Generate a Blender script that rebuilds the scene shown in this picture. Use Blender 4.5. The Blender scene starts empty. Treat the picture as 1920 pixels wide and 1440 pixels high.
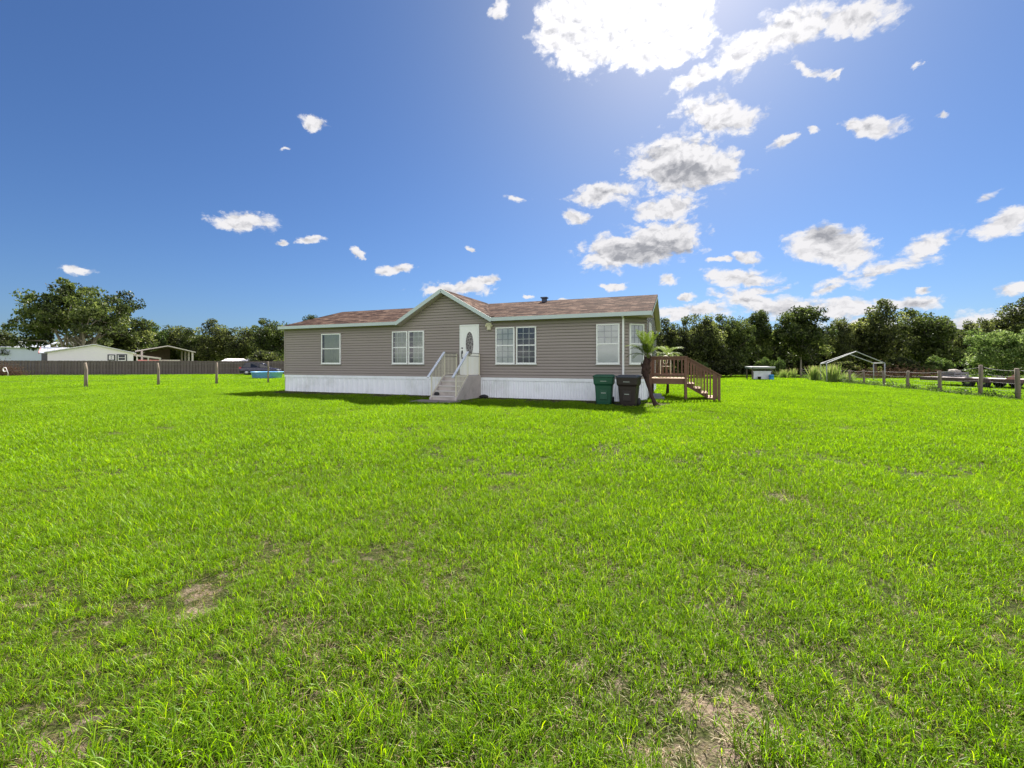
import bpy, bmesh, math, random
import numpy as np
from math import radians as R, sin, cos, pi
from mathutils import Vector, Matrix

random.seed(7)
RNG = np.random.default_rng(11)
scene = bpy.context.scene
COL = scene.collection
H = 1.4            # eye height
F, CX, HY = 800.0, 960.0, 681.0   # focal length in photo pixels, centre column, horizon row

def W(px, py, Y):  # photo pixel at depth Y -> point
    return Vector(((px - CX) / F * Y, Y, H - (py - HY) / F * Y))
def G(px, py):     # photo pixel of a point on the ground
    Y = H * F / (py - HY)
    return Vector(((px - CX) / F * Y, Y, 0))

# ------------------------------------------------------------------ materials
def new_mat(name):
    m = bpy.data.materials.new(name); m.use_nodes = True
    nt = m.node_tree; nt.nodes.clear()
    out = nt.nodes.new('ShaderNodeOutputMaterial')
    return m, nt, out
def N(nt, kind, **kw):
    n = nt.nodes.new(kind)
    for k, v in kw.items():
        if k.startswith('i_'):
            n.inputs[k[2:].replace('_', ' ')].default_value = v
        else:
            setattr(n, k, v)
    return n
def rgba(c): return (c[0], c[1], c[2], 1)
def mix_col(nt, fac, a, b):
    n = nt.nodes.new('ShaderNodeMix'); n.data_type = 'RGBA'
    for s, v in ((0, fac), (6, a), (7, b)):
        if hasattr(v, 'is_linked') or hasattr(v, 'links'):
            nt.links.new(v, n.inputs[s])
        else:
            n.inputs[s].default_value = v if s == 0 else rgba(v)
    return n.outputs[2]
def ramp(nt, fac, stops):
    n = nt.nodes.new('ShaderNodeValToRGB'); e = n.color_ramp.elements
    while len(e) > 1: e.remove(e[0])
    e[0].position = stops[0][0]; e[0].color = rgba(stops[0][1])
    for p, c in stops[1:]:
        x = e.new(p); x.color = rgba(c)
    nt.links.new(fac, n.inputs[0])
    return n.outputs[0]
def noise(nt, vec, scale, detail=4, rough=.55, stretch=None):
    n = N(nt, 'ShaderNodeTexNoise'); n.inputs['Scale'].default_value = scale
    n.inputs['Detail'].default_value = detail; n.inputs['Roughness'].default_value = rough
    if stretch:
        mp = N(nt, 'ShaderNodeMapping'); mp.inputs['Scale'].default_value = stretch
        nt.links.new(vec, mp.inputs[0]); vec = mp.outputs[0]
    nt.links.new(vec, n.inputs['Vector'])
    return n.outputs['Fac']
def obj_coord(nt): return N(nt, 'ShaderNodeTexCoord').outputs['Object']

def surf(name, col, rough=.6, var=.25, scale=6, spec=.4, metal=0, bump=0, bscale=40, dirt=None, stretch=None):
    """Principled surface whose colour wanders by +-var with noise; optional dirt colour in patches, optional bump."""
    m, nt, out = new_mat(name)
    p = N(nt, 'ShaderNodeBsdfPrincipled')
    tc = obj_coord(nt)
    f = noise(nt, tc, scale, 5, .6, stretch)
    c = mix_col(nt, f, [x * (1 - var) for x in col], [min(1, x * (1 + var)) for x in col])
    if dirt:
        f2 = noise(nt, tc, scale * .37, 6, .65)
        r = ramp(nt, f2, [(.48, (0, 0, 0)), (.75, (.6, .6, .6))])
        c = mix_col(nt, r, c, dirt)
    nt.links.new(c, p.inputs['Base Color'])
    p.inputs['Roughness'].default_value = rough
    p.inputs['Metallic'].default_value = metal
    p.inputs['Specular IOR Level'].default_value = spec
    if bump:
        b = N(nt, 'ShaderNodeBump'); b.inputs['Strength'].default_value = bump; b.inputs['Distance'].default_value = .01
        nt.links.new(noise(nt, tc, bscale, 4, .6, stretch), b.inputs['Height'])
        nt.links.new(b.outputs[0], p.inputs['Normal'])
    nt.links.new(p.outputs[0], out.inputs[0])
    return m

def leaf_mat(name, stops, trans=.45, gloss=.06, tcol=1.6, big=None):
    """Foliage: colour by the leaf's own 'tint' attribute, diffuse + translucent + a little gloss."""
    m, nt, out = new_mat(name)
    at = N(nt, 'ShaderNodeAttribute'); at.attribute_name = 'tint'
    oi = N(nt, 'ShaderNodeObjectInfo')
    ad = N(nt, 'ShaderNodeMath', operation='MULTIPLY_ADD'); nt.links.new(oi.outputs['Random'], ad.inputs[0])
    ad.inputs[1].default_value = .16; nt.links.new(at.outputs['Fac'], ad.inputs[2])
    sb = N(nt, 'ShaderNodeMath', operation='SUBTRACT'); nt.links.new(ad.outputs[0], sb.inputs[0]); sb.inputs[1].default_value = .08
    fac = sb.outputs[0]
    if big:
        geo = N(nt, 'ShaderNodeNewGeometry')
        nz = noise(nt, geo.outputs['Position'], big[0], 4, .55, big[2])
        m2 = N(nt, 'ShaderNodeMath', operation='MULTIPLY_ADD'); nt.links.new(nz, m2.inputs[0])
        m2.inputs[1].default_value = big[1]; nt.links.new(fac, m2.inputs[2])
        m3 = N(nt, 'ShaderNodeMath', operation='SUBTRACT'); nt.links.new(m2.outputs[0], m3.inputs[0]); m3.inputs[1].default_value = big[1] * .5
        m3.use_clamp = True
        fac = m3.outputs[0]
    c = ramp(nt, fac, stops)
    d = N(nt, 'ShaderNodeBsdfDiffuse'); nt.links.new(c, d.inputs[0])
    t = N(nt, 'ShaderNodeBsdfTranslucent')
    hs = N(nt, 'ShaderNodeHueSaturation'); hs.inputs['Value'].default_value = tcol; hs.inputs['Saturation'].default_value = 1.08
    nt.links.new(c, hs.inputs['Color']); nt.links.new(hs.outputs[0], t.inputs[0])
    mx = N(nt, 'ShaderNodeMixShader'); mx.inputs[0].default_value = trans
    nt.links.new(d.outputs[0], mx.inputs[1]); nt.links.new(t.outputs[0], mx.inputs[2])
    g = N(nt, 'ShaderNodeBsdfGlossy'); g.inputs['Roughness'].default_value = .42
    m2 = N(nt, 'ShaderNodeMixShader'); m2.inputs[0].default_value = gloss
    nt.links.new(mx.outputs[0], m2.inputs[1]); nt.links.new(g.outputs[0], m2.inputs[2])
    nt.links.new(m2.outputs[0], out.inputs[0])
    return m

M = {}
M['siding'] = surf('taupe vinyl siding', (.285, .243, .226), .55, .09, .7, .35, bump=.05, bscale=60)
M['skirt'] = surf('white vinyl skirting', (.82, .84, .88), .5, .05, 3, dirt=(.50, .52, .50))
M['trim'] = surf('white trim', (.78, .79, .78), .45, .05, 5)
M['fascia'] = surf('pale aqua fascia paint', (.47, .54, .55), .5, .06, 3)
M['soffit'] = surf('cream soffit', (.52, .46, .42), .6, .05, 4)
M['downpipe'] = surf('white downspout', (.80, .80, .80), .4, .03, 5)
M['curtain'] = surf('white curtain cloth', (.50, .53, .48), .9, .16, 4)
M['gridgrey'] = surf('grey white grid', (.42, .46, .50), .6, .05, 4)
M['greyroof'] = surf('grey white metal roof', (.36, .38, .43), .5, .05, 2)
M['blind'] = surf('white blind', (.86, .88, .90), .7, .05, 4)
M['room'] = surf('dim room', (.05, .05, .06), .9, .3, 3)
M['ironcream'] = surf('cream painted iron', (.70, .66, .50), .45, .08, 8)
M['railwhite'] = surf('white painted handrail', (.62, .65, .72), .4, .06, 6)
M['concrete'] = surf('grey concrete', (.50, .45, .42), .85, .16, 5, .2, bump=.3, bscale=60, dirt=(.25, .22, .2))
M['concretelight'] = surf('worn concrete nosing', (.58, .55, .53), .8, .1, 6, .2)
M['path'] = surf('dirty concrete', (.27, .23, .20), .9, .3, 4, .2, bump=.3)
M['deckwood'] = surf('brown stained timber', (.165, .094, .066), .75, .28, 4, .25, bump=.2, bscale=30, stretch=(1, 1, 6))
M['deckboard'] = surf('light brown deck boards', (.36, .24, .15), .75, .2, 5, .25)  # lighter brown than the posts and rails
M['binlid'] = surf('black plastic lid', (.045, .05, .065), .45, .12, 5)
M['bingreen'] = surf('green plastic', (.012, .078, .042), .5, .12, 5)
M['binbrown'] = surf('brown plastic', (.026, .018, .0165), .5, .15, 5)
M['stamp'] = surf('pale stamp', (.5, .55, .5), .6, .1, 5)
M['rubber'] = surf('black rubber', (.025, .025, .027), .8, .2, 6)
M['black'] = surf('black metal', (.02, .02, .025), .35, .2, 6)
M['bark'] = surf('grey brown bark', (.16, .125, .10), .9, .35, 3, .15, bump=.6, bscale=14, stretch=(1, 1, .25))
M['barkpale'] = surf('pale bark', (.30, .26, .22), .9, .25, 2, .15, bump=.5, bscale=12, stretch=(1, 1, .25))
M['palmbark'] = surf('palm boots', (.055, .034, .03), .95, .4, 9, .1, bump=.9, bscale=22)
M['postwood'] = surf('weathered post', (.20, .16, .13), .9, .3, 4, .15, bump=.5, bscale=25, stretch=(1, 1, .2))
M['fencewood'] = surf('brown fence boards', (.125, .104, .096), .9, .5, 3, .1, bump=.3, bscale=20, stretch=(1, 1, .08))
M['wire'] = surf('grey wire', (.10, .10, .105), .6, .15, 4)
M['whitewall'] = surf('white painted wall', (.86, .78, .83), .6, .04, 2)
M['whiteroof'] = surf('white metal roof', (.74, .70, .71), .4, .04, 2)
M['redtrim'] = surf('faded red trim', (.55, .22, .22), .6, .1, 3)
M['bluewall'] = surf('pale blue metal wall', (.45, .48, .66), .5, .06, 1)
M['darkwin'] = surf('dark window glass', (.03, .03, .04), .1, .2, 3, .6)
M['darkwood'] = surf('dark underside timber', (.11, .085, .075), .8, .25, 3)
M['palewood'] = surf('pale rail', (.50, .46, .43), .7, .12, 3)
M['pool'] = surf('light blue plastic', (.22, .52, 1.0), .35, .1, 3)
M['carpaint'] = surf('dark car paint', (.035, .032, .06), .22, .1, 3, .6, metal=.3)
M['carglass'] = surf('car glass', (.015, .015, .02), .06, .1, 3, .7)
M['redlight'] = surf('red lamp plastic', (.45, .03, .05), .25, .1, 3)
M['alloy'] = surf('grey alloy', (.45, .45, .46), .35, .1, 3, metal=.7)
M['galv'] = surf('galvanised tube', (.27, .28, .30), .5, .1, 3)
M['panelwhite'] = surf('white sheet panel', (.55, .57, .62), .5, .12, 4, dirt=(.3, .3, .3))
M['greyslab'] = surf('weathered grey sheet', (.24, .25, .25), .7, .2, 4)
M['barrel'] = surf('blue plastic barrel', (.03, .22, .50), .4, .1, 4)
M['steelbrown'] = surf('rusty frame', (.11, .06, .065), .7, .35, 3)
M['trailerdeck'] = surf('bleached trailer planks', (.36, .31, .30), .8, .18, 2.2, stretch=(1, 6, 1))
M['stone'] = surf('blue grey pavers', (.17, .18, .22), .85, .2, 6, bump=.3)
M['crategrey'] = surf('grey crate boards', (.13, .13, .14), .7, .2, 6)
M['scrap'] = surf('pale sacking', (.30, .26, .23), .8, .2, 6)
M['ventmetal'] = surf('dark blue roof vent', (.035, .042, .075), .5, .15, 6)
M['brass'] = surf('cream lamp enamel', (.60, .56, .40), .4, .1, 6)

# glass pane
def glass_mat():
    m, nt, out = new_mat('window pane glass')
    fr = N(nt, 'ShaderNodeFresnel'); fr.inputs['IOR'].default_value = 1.9
    t = N(nt, 'ShaderNodeBsdfTransparent'); t.inputs[0].default_value = (.88, .90, .90, 1)
    g = N(nt, 'ShaderNodeBsdfGlossy'); g.inputs['Roughness'].default_value = .015
    b = N(nt, 'ShaderNodeBump'); b.inputs['Strength'].default_value = .05; b.inputs['Distance'].default_value = .02
    nt.links.new(noise(nt, obj_coord(nt), 2.2, 2), b.inputs['Height']); nt.links.new(b.outputs[0], g.inputs['Normal'])
    mx = N(nt, 'ShaderNodeMixShader'); nt.links.new(fr.outputs[0], mx.inputs[0])
    nt.links.new(t.outputs[0], mx.inputs[1]); nt.links.new(g.outputs[0], mx.inputs[2]); nt.links.new(mx.outputs[0], out.inputs[0])
    return m
M['pane'] = glass_mat()

# leaded oval glass of the front door
def leaded_mat():
    m, nt, out = new_mat('leaded glass')
    p = N(nt, 'ShaderNodeBsdfPrincipled')
    v = N(nt, 'ShaderNodeTexVoronoi'); v.feature = 'DISTANCE_TO_EDGE'; v.inputs['Scale'].default_value = 9
    nt.links.new(obj_coord(nt), v.inputs['Vector'])
    c = ramp(nt, v.outputs['Distance'], [(.0, (.30, .28, .28)), (.05, (.30, .28, .28)), (.08, (.07, .06, .065)), (1, (.12, .10, .11))])
    nt.links.new(c, p.inputs['Base Color']); p.inputs['Roughness'].default_value = .25
    nt.links.new(p.outputs[0], out.inputs[0]); return m
M['leaded'] = leaded_mat()

# asphalt shingles: courses of tabs, each tab its own brown
def shingle_mat():
    m, nt, out = new_mat('brown red shingles')
    p = N(nt, 'ShaderNodeBsdfPrincipled'); p.inputs['Roughness'].default_value = .95; p.inputs['Specular IOR Level'].default_value = .04
    tc = N(nt, 'ShaderNodeTexCoord').outputs['UV']
    def br(w, h, off):
        b = N(nt, 'ShaderNodeTexBrick'); b.offset = off
        b.inputs['Color1'].default_value = (0, 0, 0, 1); b.inputs['Color2'].default_value = (1, 1, 1, 1); b.inputs['Mortar'].default_value = (.05, .05, .05, 1)
        b.inputs['Scale'].default_value = 1; b.inputs['Mortar Size'].default_value = .006; b.inputs['Bias'].default_value = 0
        b.inputs['Brick Width'].default_value = w; b.inputs['Row Height'].default_value = h
        nt.links.new(tc, b.inputs['Vector']); return b
    b1 = br(.33, .14, .5); b2 = br(.71, .14, .37)
    a = N(nt, 'ShaderNodeMath', operation='ADD'); nt.links.new(b1.outputs['Color'], a.inputs[0]); nt.links.new(b2.outputs['Color'], a.inputs[1])
    nz = noise(nt, tc, 2.2, 7, .72, (1, 4.5, 1)); nz2 = noise(nt, tc, 60, 2, .6)
    s = N(nt, 'ShaderNodeMath', operation='MULTIPLY_ADD'); nt.links.new(a.outputs[0], s.inputs[0]); s.inputs[1].default_value = .33; nt.links.new(nz, s.inputs[2])
    s2 = N(nt, 'ShaderNodeMath', operation='MULTIPLY_ADD'); nt.links.new(nz2, s2.inputs[0]); s2.inputs[1].default_value = .5; nt.links.new(s.outputs[0], s2.inputs[2])
    s3 = N(nt, 'ShaderNodeMath', operation='MULTIPLY'); nt.links.new(s2.outputs[0], s3.inputs[0]); s3.inputs[1].default_value = .62
    c = ramp(nt, s3.outputs[0], [(.50, (.012, .0068, .0054)), (.60, (.033, .0165, .0128)), (.70, (.070, .040, .030)), (.82, (.150, .100, .076))])
    nt.links.new(c, p.inputs['Base Color'])
    bp = N(nt, 'ShaderNodeBump'); bp.inputs['Strength'].default_value = .5; bp.inputs['Distance'].default_value = .01
    nt.links.new(s2.outputs[0], bp.inputs['Height']); nt.links.new(bp.outputs[0], p.inputs['Normal'])
    nt.links.new(p.outputs[0], out.inputs[0]); return m
M['shingle'] = shingle_mat()

# ------------------------------------------------------------------ mesh helpers
class MB:
    def __init__(s): s.v = []; s.f = []; s.sm = []; s.uv = None
    def add(s, vs, fs, smooth=False):
        o = len(s.v); s.v += [tuple(v) for v in vs]
        s.f += [tuple(i + o for i in f) for f in fs]; s.sm += [smooth] * len(fs)
        return s
    def box(s, x0, x1, y0, y1, z0, z1, mat=None):
        vs = [Vector((x, y, z)) for z in (z0, z1) for y in (y0, y1) for x in (x0, x1)]
        if mat: vs = [mat @ v for v in vs]
        return s.add(vs, [(0, 2, 3, 1), (4, 5, 7, 6), (0, 1, 5, 4), (2, 6, 7, 3), (0, 4, 6, 2), (1, 3, 7, 5)])
    def bar(s, a, b, w, h, up=(0, 0, 1)):
        """rectangular bar from a to b: w across, h along 'up'"""
        a, b = Vector(a), Vector(b); d = (b - a).normalized(); up = Vector(up)
        side = d.cross(up)
        if side.length < 1e-4: side = d.cross(Vector((0, 1, 0)))
        side.normalize(); u2 = side.cross(d).normalized()
        vs = []
        for p in (a, b):
            for q, r in ((-1, -1), (1, -1), (1, 1), (-1, 1)):
                vs.append(p + side * q * w / 2 + u2 * r * h / 2)
        return s.add(vs, [(3, 2, 1, 0), (4, 5, 6, 7), (0, 1, 5, 4), (1, 2, 6, 5), (2, 3, 7, 6), (3, 0, 4, 7)])
    def tube(s, pts, rad, n=8, cap=True, smooth=True):
        pts = [Vector(p) for p in pts]
        if not hasattr(rad, '__len__'): rad = [rad] * len(pts)
        vs, fs = [], []
        prev = None
        for i, p in enumerate(pts):
            d = (pts[min(i + 1, len(pts) - 1)] - pts[max(i - 1, 0)]).normalized()
            if prev is None:
                a = d.cross(Vector((0, 0, 1)))
                if a.length < .05: a = d.cross(Vector((1, 0, 0)))
            else: a = prev - d * prev.dot(d)
            a.normalize(); prev = a; b = d.cross(a)
            for k in range(n):
                t = 2 * pi * k / n
                vs.append(p + (a * cos(t) + b * sin(t)) * rad[i])
        for i in range(len(pts) - 1):
            for k in range(n):
                k2 = (k + 1) % n
                fs.append((i * n + k, i * n + k2, (i + 1) * n + k2, (i + 1) * n + k))
        if cap:
            fs.append(tuple(range(n - 1, -1, -1))); fs.append(tuple(range((len(pts) - 1) * n, len(pts) * n)))
        return s.add(vs, fs, smooth)
    def lathe(s, prof, n=24, mat=None, smooth=True, mod=None):
        vs, fs = [], []
        for r, z in prof:
            for k in range(n):
                t = 2 * pi * k / n; rr = r * (1 + (mod(t) if mod else 0))
                v = Vector((rr * cos(t), rr * sin(t), z)); vs.append(mat @ v if mat else v)
        for i in range(len(prof) - 1):
            for k in range(n):
                k2 = (k + 1) % n
                fs.append((i * n + k, i * n + k2, (i + 1) * n + k2, (i + 1) * n + k))
        fs.append(tuple(range(n - 1, -1, -1))); fs.append(tuple(range((len(prof) - 1) * n, len(prof) * n)))
        return s.add(vs, fs, smooth)
    def prism(s, poly, a, b, axis='x', mat=None):
        """extrude a polygon of (p,q) along an axis: x -> (.,p,q), y -> (p,.,q), z -> (p,q,.)"""
        def mk(t, p, q): return {'x': (t, p, q), 'y': (p, t, q), 'z': (p, q, t)}[axis]
        n = len(poly)
        vs = [Vector(mk(a, p, q)) for p, q in poly] + [Vector(mk(b, p, q)) for p, q in poly]
        if mat: vs = [mat @ v for v in vs]
        fs = [tuple(range(n - 1, -1, -1)), tuple(range(n, 2 * n))] + [(i, (i + 1) % n, n + (i + 1) % n, n + i) for i in range(n)]
        return s.add(vs, fs)
    def build(s, name, mat, parent=None, bevel=0, loc=None, fix=True):
        me = bpy.data.meshes.new(name); me.from_pydata(s.v, [], s.f)
        me.polygons.foreach_set('use_smooth', s.sm)
        if fix:
            bm = bmesh.new(); bm.from_mesh(me); bmesh.ops.recalc_face_normals(bm, faces=bm.faces); bm.to_mesh(me); bm.free()
        me.materials.append(mat)
        o = bpy.data.objects.new(name, me); COL.objects.link(o)
        if parent: o.parent = parent
        if loc: o.location = loc
        if bevel:
            b = o.modifiers.new('bevel', 'BEVEL'); b.width = bevel; b.segments = 2; b.limit_method = 'ANGLE'; b.angle_limit = R(40)
        return o
def tag(o, label, cat, group=None, kind=None):
    o['label'] = label; o['category'] = cat
    if group: o['group'] = group
    if kind: o['kind'] = kind
    return o
def empty(name, loc, rz, label, cat, group=None):
    o = bpy.data.objects.new(name, None); COL.objects.link(o)
    o.empty_display_size = .3; o.location = loc; o.rotation_euler = (0, 0, rz)
    return tag(o, label, cat, group)
def np_mesh(name, verts, quads, mat, attrs=None, tris=None, smooth=False):
    me = bpy.data.meshes.new(name)
    nq = len(quads); ntri = 0 if tris is None else len(tris)
    me.vertices.add(len(verts)); me.vertices.foreach_set('co', np.asarray(verts, np.float32).ravel())
    idx = np.asarray(quads, np.int32).ravel()
    if ntri: idx = np.concatenate([idx, np.asarray(tris, np.int32).ravel()])
    me.loops.add(len(idx)); me.loops.foreach_set('vertex_index', idx)
    me.polygons.add(nq + ntri)
    st = np.concatenate([np.arange(nq) * 4, nq * 4 + np.arange(ntri) * 3]).astype(np.int32)
    me.polygons.foreach_set('loop_start', st)
    if smooth: me.polygons.foreach_set('use_smooth', np.ones(nq + ntri, bool))
    me.update(calc_edges=True)
    for k, a in (attrs or {}).items():
        at = me.attributes.new(k, 'FLOAT', 'POINT'); at.data.foreach_set('value', np.asarray(a, np.float32))
    me.materials.append(mat)
    return me

# ------------------------------------------------------------------ camera, sun, world
cam = bpy.data.cameras.new('camera'); co = bpy.data.objects.new('camera', cam); COL.objects.link(co)
co.location = (0, 0, H); co.rotation_euler = (R(90), 0, 0)
cam.sensor_width = 36; cam.lens = F / 1920 * 36; cam.shift_y = -(720 - HY) / 1920; cam.clip_end = 4000; cam.clip_start = .05
scene.camera = co
SUN_AZ, SUN_EL = R(24), R(45)     # azimuth right of straight ahead
sl = bpy.data.lights.new('sun', 'SUN'); sl.energy = 5.0; sl.angle = R(.5); sl.color = (1, .95, .86)
so = bpy.data.objects.new('sun', sl); COL.objects.link(so)
sd = Vector((sin(SUN_AZ) * cos(SUN_EL), cos(SUN_AZ) * cos(SUN_EL), sin(SUN_EL)))
so.rotation_euler = sd.to_track_quat('Z', 'Y').to_euler(); so.location = sd * 60

def build_world():
    w = bpy.data.worlds.new('World'); scene.world = w; w.use_nodes = True
    nt = w.node_tree; nt.nodes.clear(); L = nt.links.new
    out = N(nt, 'ShaderNodeOutputWorld'); bg = N(nt, 'ShaderNodeBackground'); L(bg.outputs[0], out.inputs[0])
    sky = N(nt, 'ShaderNodeTexSky'); sky.sky_type = 'NISHITA'; sky.sun_disc = False
    sky.sun_elevation = SUN_EL; sky.sun_rotation = SUN_AZ; sky.air_density = 1.0; sky.dust_density = .7; sky.ozone_density = 3.0; sky.altitude = 20
    SK = .10
    bg.inputs[1].default_value = SK
    tc = N(nt, 'ShaderNodeTexCoord'); sx = N(nt, 'ShaderNodeSeparateXYZ'); L(tc.outputs['Generated'], sx.inputs[0])
    def mth(op, a, b=None, c=None, clamp=False):
        n = N(nt, 'ShaderNodeMath', operation=op); n.use_clamp = clamp
        for i, v in enumerate((a, b, c)):
            if v is None: continue
            if isinstance(v, (int, float)): n.inputs[i].default_value = v
            else: L(v, n.inputs[i])
        return n.outputs[0]
    az = mth('ARCTAN2', sx.outputs[0], sx.outputs[1]); el = mth('ARCSINE', sx.outputs[2])
    cb = N(nt, 'ShaderNodeCombineXYZ'); L(az, cb.inputs[0]); L(el, cb.inputs[1])
    P = cb.outputs[0]
    # billowing edges: the direction is warped by fractal noise before the cloud shapes are read
    mp = N(nt, 'ShaderNodeMapping'); mp.inputs['Scale'].default_value = (1, 1.5, 1); L(P, mp.inputs[0])
    def nz(scale, detail, rough, off=(0, 0, 0)):
        m2 = N(nt, 'ShaderNodeMapping'); m2.inputs['Location'].default_value = off; L(mp.outputs[0], m2.inputs[0])
        n = N(nt, 'ShaderNodeTexNoise'); n.inputs['Scale'].default_value = scale; n.inputs['Detail'].default_value = detail; n.inputs['Roughness'].default_value = rough
        L(m2.outputs[0], n.inputs['Vector']); return n
    wn = nz(8, 10, .64)
    wv = N(nt, 'ShaderNodeVectorMath', operation='SUBTRACT'); L(wn.outputs['Color'], wv.inputs[0]); wv.inputs[1].default_value = (.5, .5, .5)
    ws = N(nt, 'ShaderNodeVectorMath', operation='MULTIPLY'); L(wv.outputs[0], ws.inputs[0]); ws.inputs[1].default_value = (.085, .06, 0)
    wa = N(nt, 'ShaderNodeVectorMath', operation='ADD'); L(ws.outputs[0], wa.inputs[0]); L(P, wa.inputs[1])
    Q = wa.outputs[0]
    def ang(px, py):
        a, b = (px - CX) / F, (HY - py) / F
        return math.atan(a), math.atan(b / math.sqrt(1 + a * a))
    def field(clouds, src):
        cur = None
        for c in clouds:
            px, py, hw, hh = c[:4]; an = R(c[4]) if len(c) > 4 else 0; s = c[5] if len(c) > 5 else 1
            a0, e0 = ang(px, py)
            a1, e1 = ang(px + hw * cos(an), py - hw * sin(an)); a2, e2 = ang(px + hh * sin(an), py + hh * cos(an))
            m = N(nt, 'ShaderNodeMapping'); m.vector_type = 'TEXTURE'; L(src, m.inputs[0])
            m.inputs['Location'].default_value = (a0, e0, 0)
            m.inputs['Rotation'].default_value = (0, 0, math.atan2(e1 - e0, a1 - a0))
            m.inputs['Scale'].default_value = (math.hypot(a1 - a0, e1 - e0), math.hypot(a2 - a0, e2 - e0), 1)
            ln = N(nt, 'ShaderNodeVectorMath', operation='LENGTH'); L(m.outputs[0], ln.inputs[0])
            v = mth('MULTIPLY_ADD', ln.outputs['Value'], -s, s)
            cur = v if cur is None else mth('MAXIMUM', cur, v)
        return cur
    clouds = [
        (1085, 55, 92, 98, 0, 1.7), (1235, 40, 130, 100, 0, 1.8), (1180, -70, 240, 110, 0, 1.8), (1160, 60, 130, 80, 0, 1.6),
        (1300, 150, 65, 26, 22), (1385, 105, 95, 42, 30), (1480, 60, 130, 46, 22), (1600, 35, 115, 38, 12), (1520, 135, 55, 13, -12, .8), (1565, 140, 28, 8, 25),
        (1350, 217, 105, 42, -4), (1275, 310, 130, 66, 0, 1.2), (1335, 315, 72, 48, 0, 1.1), (1130, 362, 75, 26, 8), (1245, 388, 95, 26, 6),
        (1080, 406, 42, 17), (1200, 465, 152, 44, 8, 1.2), (1240, 440, 95, 38, 0, 1.1), (1560, 465, 118, 40, -6, 1.1), (1535, 450, 60, 34, 0, 1.1),
        (1640, 237, 80, 26, 0), (1470, 267, 44, 13, 25, .9), (1525, 246, 14, 9), (1770, 215, 22, 8, 0, .7), (1710, 130, 14, 7, 0, .7),
        (1900, 412, 90, 30, 15), (1640, 508, 165, 26, 17, .62), (1745, 455, 95, 24, 18, .6), (1850, 375, 24, 12, 0, .5),
        (1385, 522, 85, 24, 0, .9), (1400, 556, 95, 26, 0, .9), (1470, 580, 140, 30, 0, .85), (1395, 483, 34, 14), (1347, 490, 22, 9),
        (1253, 530, 26, 12), (1150, 534, 34, 9), (1285, 558, 22, 8), (1268, 588, 70, 22, 0, .9), (1590, 580, 100, 26, 5, .85), (1700, 566, 85, 16, 0, .85),
        (1860, 595, 150, 34, 10, .85), (1905, 540, 60, 14, 8, .85), (1730, 543, 22, 8), (1620, 610, 140, 25, 0, .7),
        (465, 411, 76, 25), (582, 231, 34, 17, -14), (578, 451, 30, 9), (529, 453, 12, 8), (673, 475, 17, 8), (742, 503, 46, 13, 5),
        (852, 540, 82, 18, 0), (148, 513, 42, 13), (880, 462, 12, 7), (962, 376, 26, 8, 0, .6), (927, 18, 20, 30, 0, .8), (535, 288, 10, 4, 0, .6),
        (1050, 562, 12, 5), (1105, 557, 22, 6, 0, .7), (985, 556, 10, 4),
        (1440, 540, 60, 14, 10, .8), (1310, 585, 80, 18, 0, .8), (1560, 540, 60, 11, 12, .65), (905, 530, 40, 12),
    ]
    f = field(clouds, Q)
    # cauliflower billows (inverted cells, several octaves) plus fractal wisps
    def billow(off):
        m2 = N(nt, 'ShaderNodeMapping'); m2.inputs['Location'].default_value = off; L(Q2, m2.inputs[0])
        v = N(nt, 'ShaderNodeTexVoronoi'); v.feature = 'SMOOTH_F1'; v.voronoi_dimensions = '2D'
        v.inputs['Scale'].default_value = 26; v.inputs['Detail'].default_value = 3.5; v.inputs['Roughness'].default_value = .55; v.inputs['Lacunarity'].default_value = 2.1; v.inputs['Smoothness'].default_value = .35
        L(m2.outputs[0], v.inputs['Vector']); return v.outputs['Distance']
    Q2m = N(nt, 'ShaderNodeVectorMath', operation='MULTIPLY'); L(Q, Q2m.inputs[0]); Q2m.inputs[1].default_value = (1, 1.5, 1); Q2 = Q2m.outputs[0]
    bA, bB = billow((0, 0, 0)), billow((.004, .014, 0))
    n1 = nz(24, 10, .68, (3.1, 1.7, 0)).outputs['Fac']
    tex = mth('MULTIPLY_ADD', mth('SUBTRACT', .42, bA), .62, mth('MULTIPLY', mth('SUBTRACT', n1, .5), 1.05))
    den = mth('ADD', tex, mth('MULTIPLY_ADD', f, 1.35, .20))
    relief = mth('MULTIPLY', mth('SUBTRACT', bA, bB), .80)      # bumps turned away from the light are greyer
    # unseen bright cloud behind the viewer, added to fill the shaded house front
    nb = nz(3.2, 7, .58, (7.3, 2.2, 0)).outputs['Fac']
    back = mth('MULTIPLY', mth('MULTIPLY_ADD', sx.outputs[1], -2.2, -.35, True), mth('MULTIPLY_ADD', nb, 5, -1.7, True))
    dsm = N(nt, 'ShaderNodeMapRange'); dsm.interpolation_type = 'SMOOTHSTEP'; L(den, dsm.inputs[0])
    dsm.inputs[1].default_value = .0; dsm.inputs[2].default_value = .60
    alpha = mth('MAXIMUM', dsm.outputs[0], back, None, True)
    up = N(nt, 'ShaderNodeMapRange'); L(sx.outputs[2], up.inputs[0]); up.inputs[1].default_value = -.01; up.inputs[2].default_value = .03
    alpha = mth('MULTIPLY', alpha, up.outputs[0])
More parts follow.
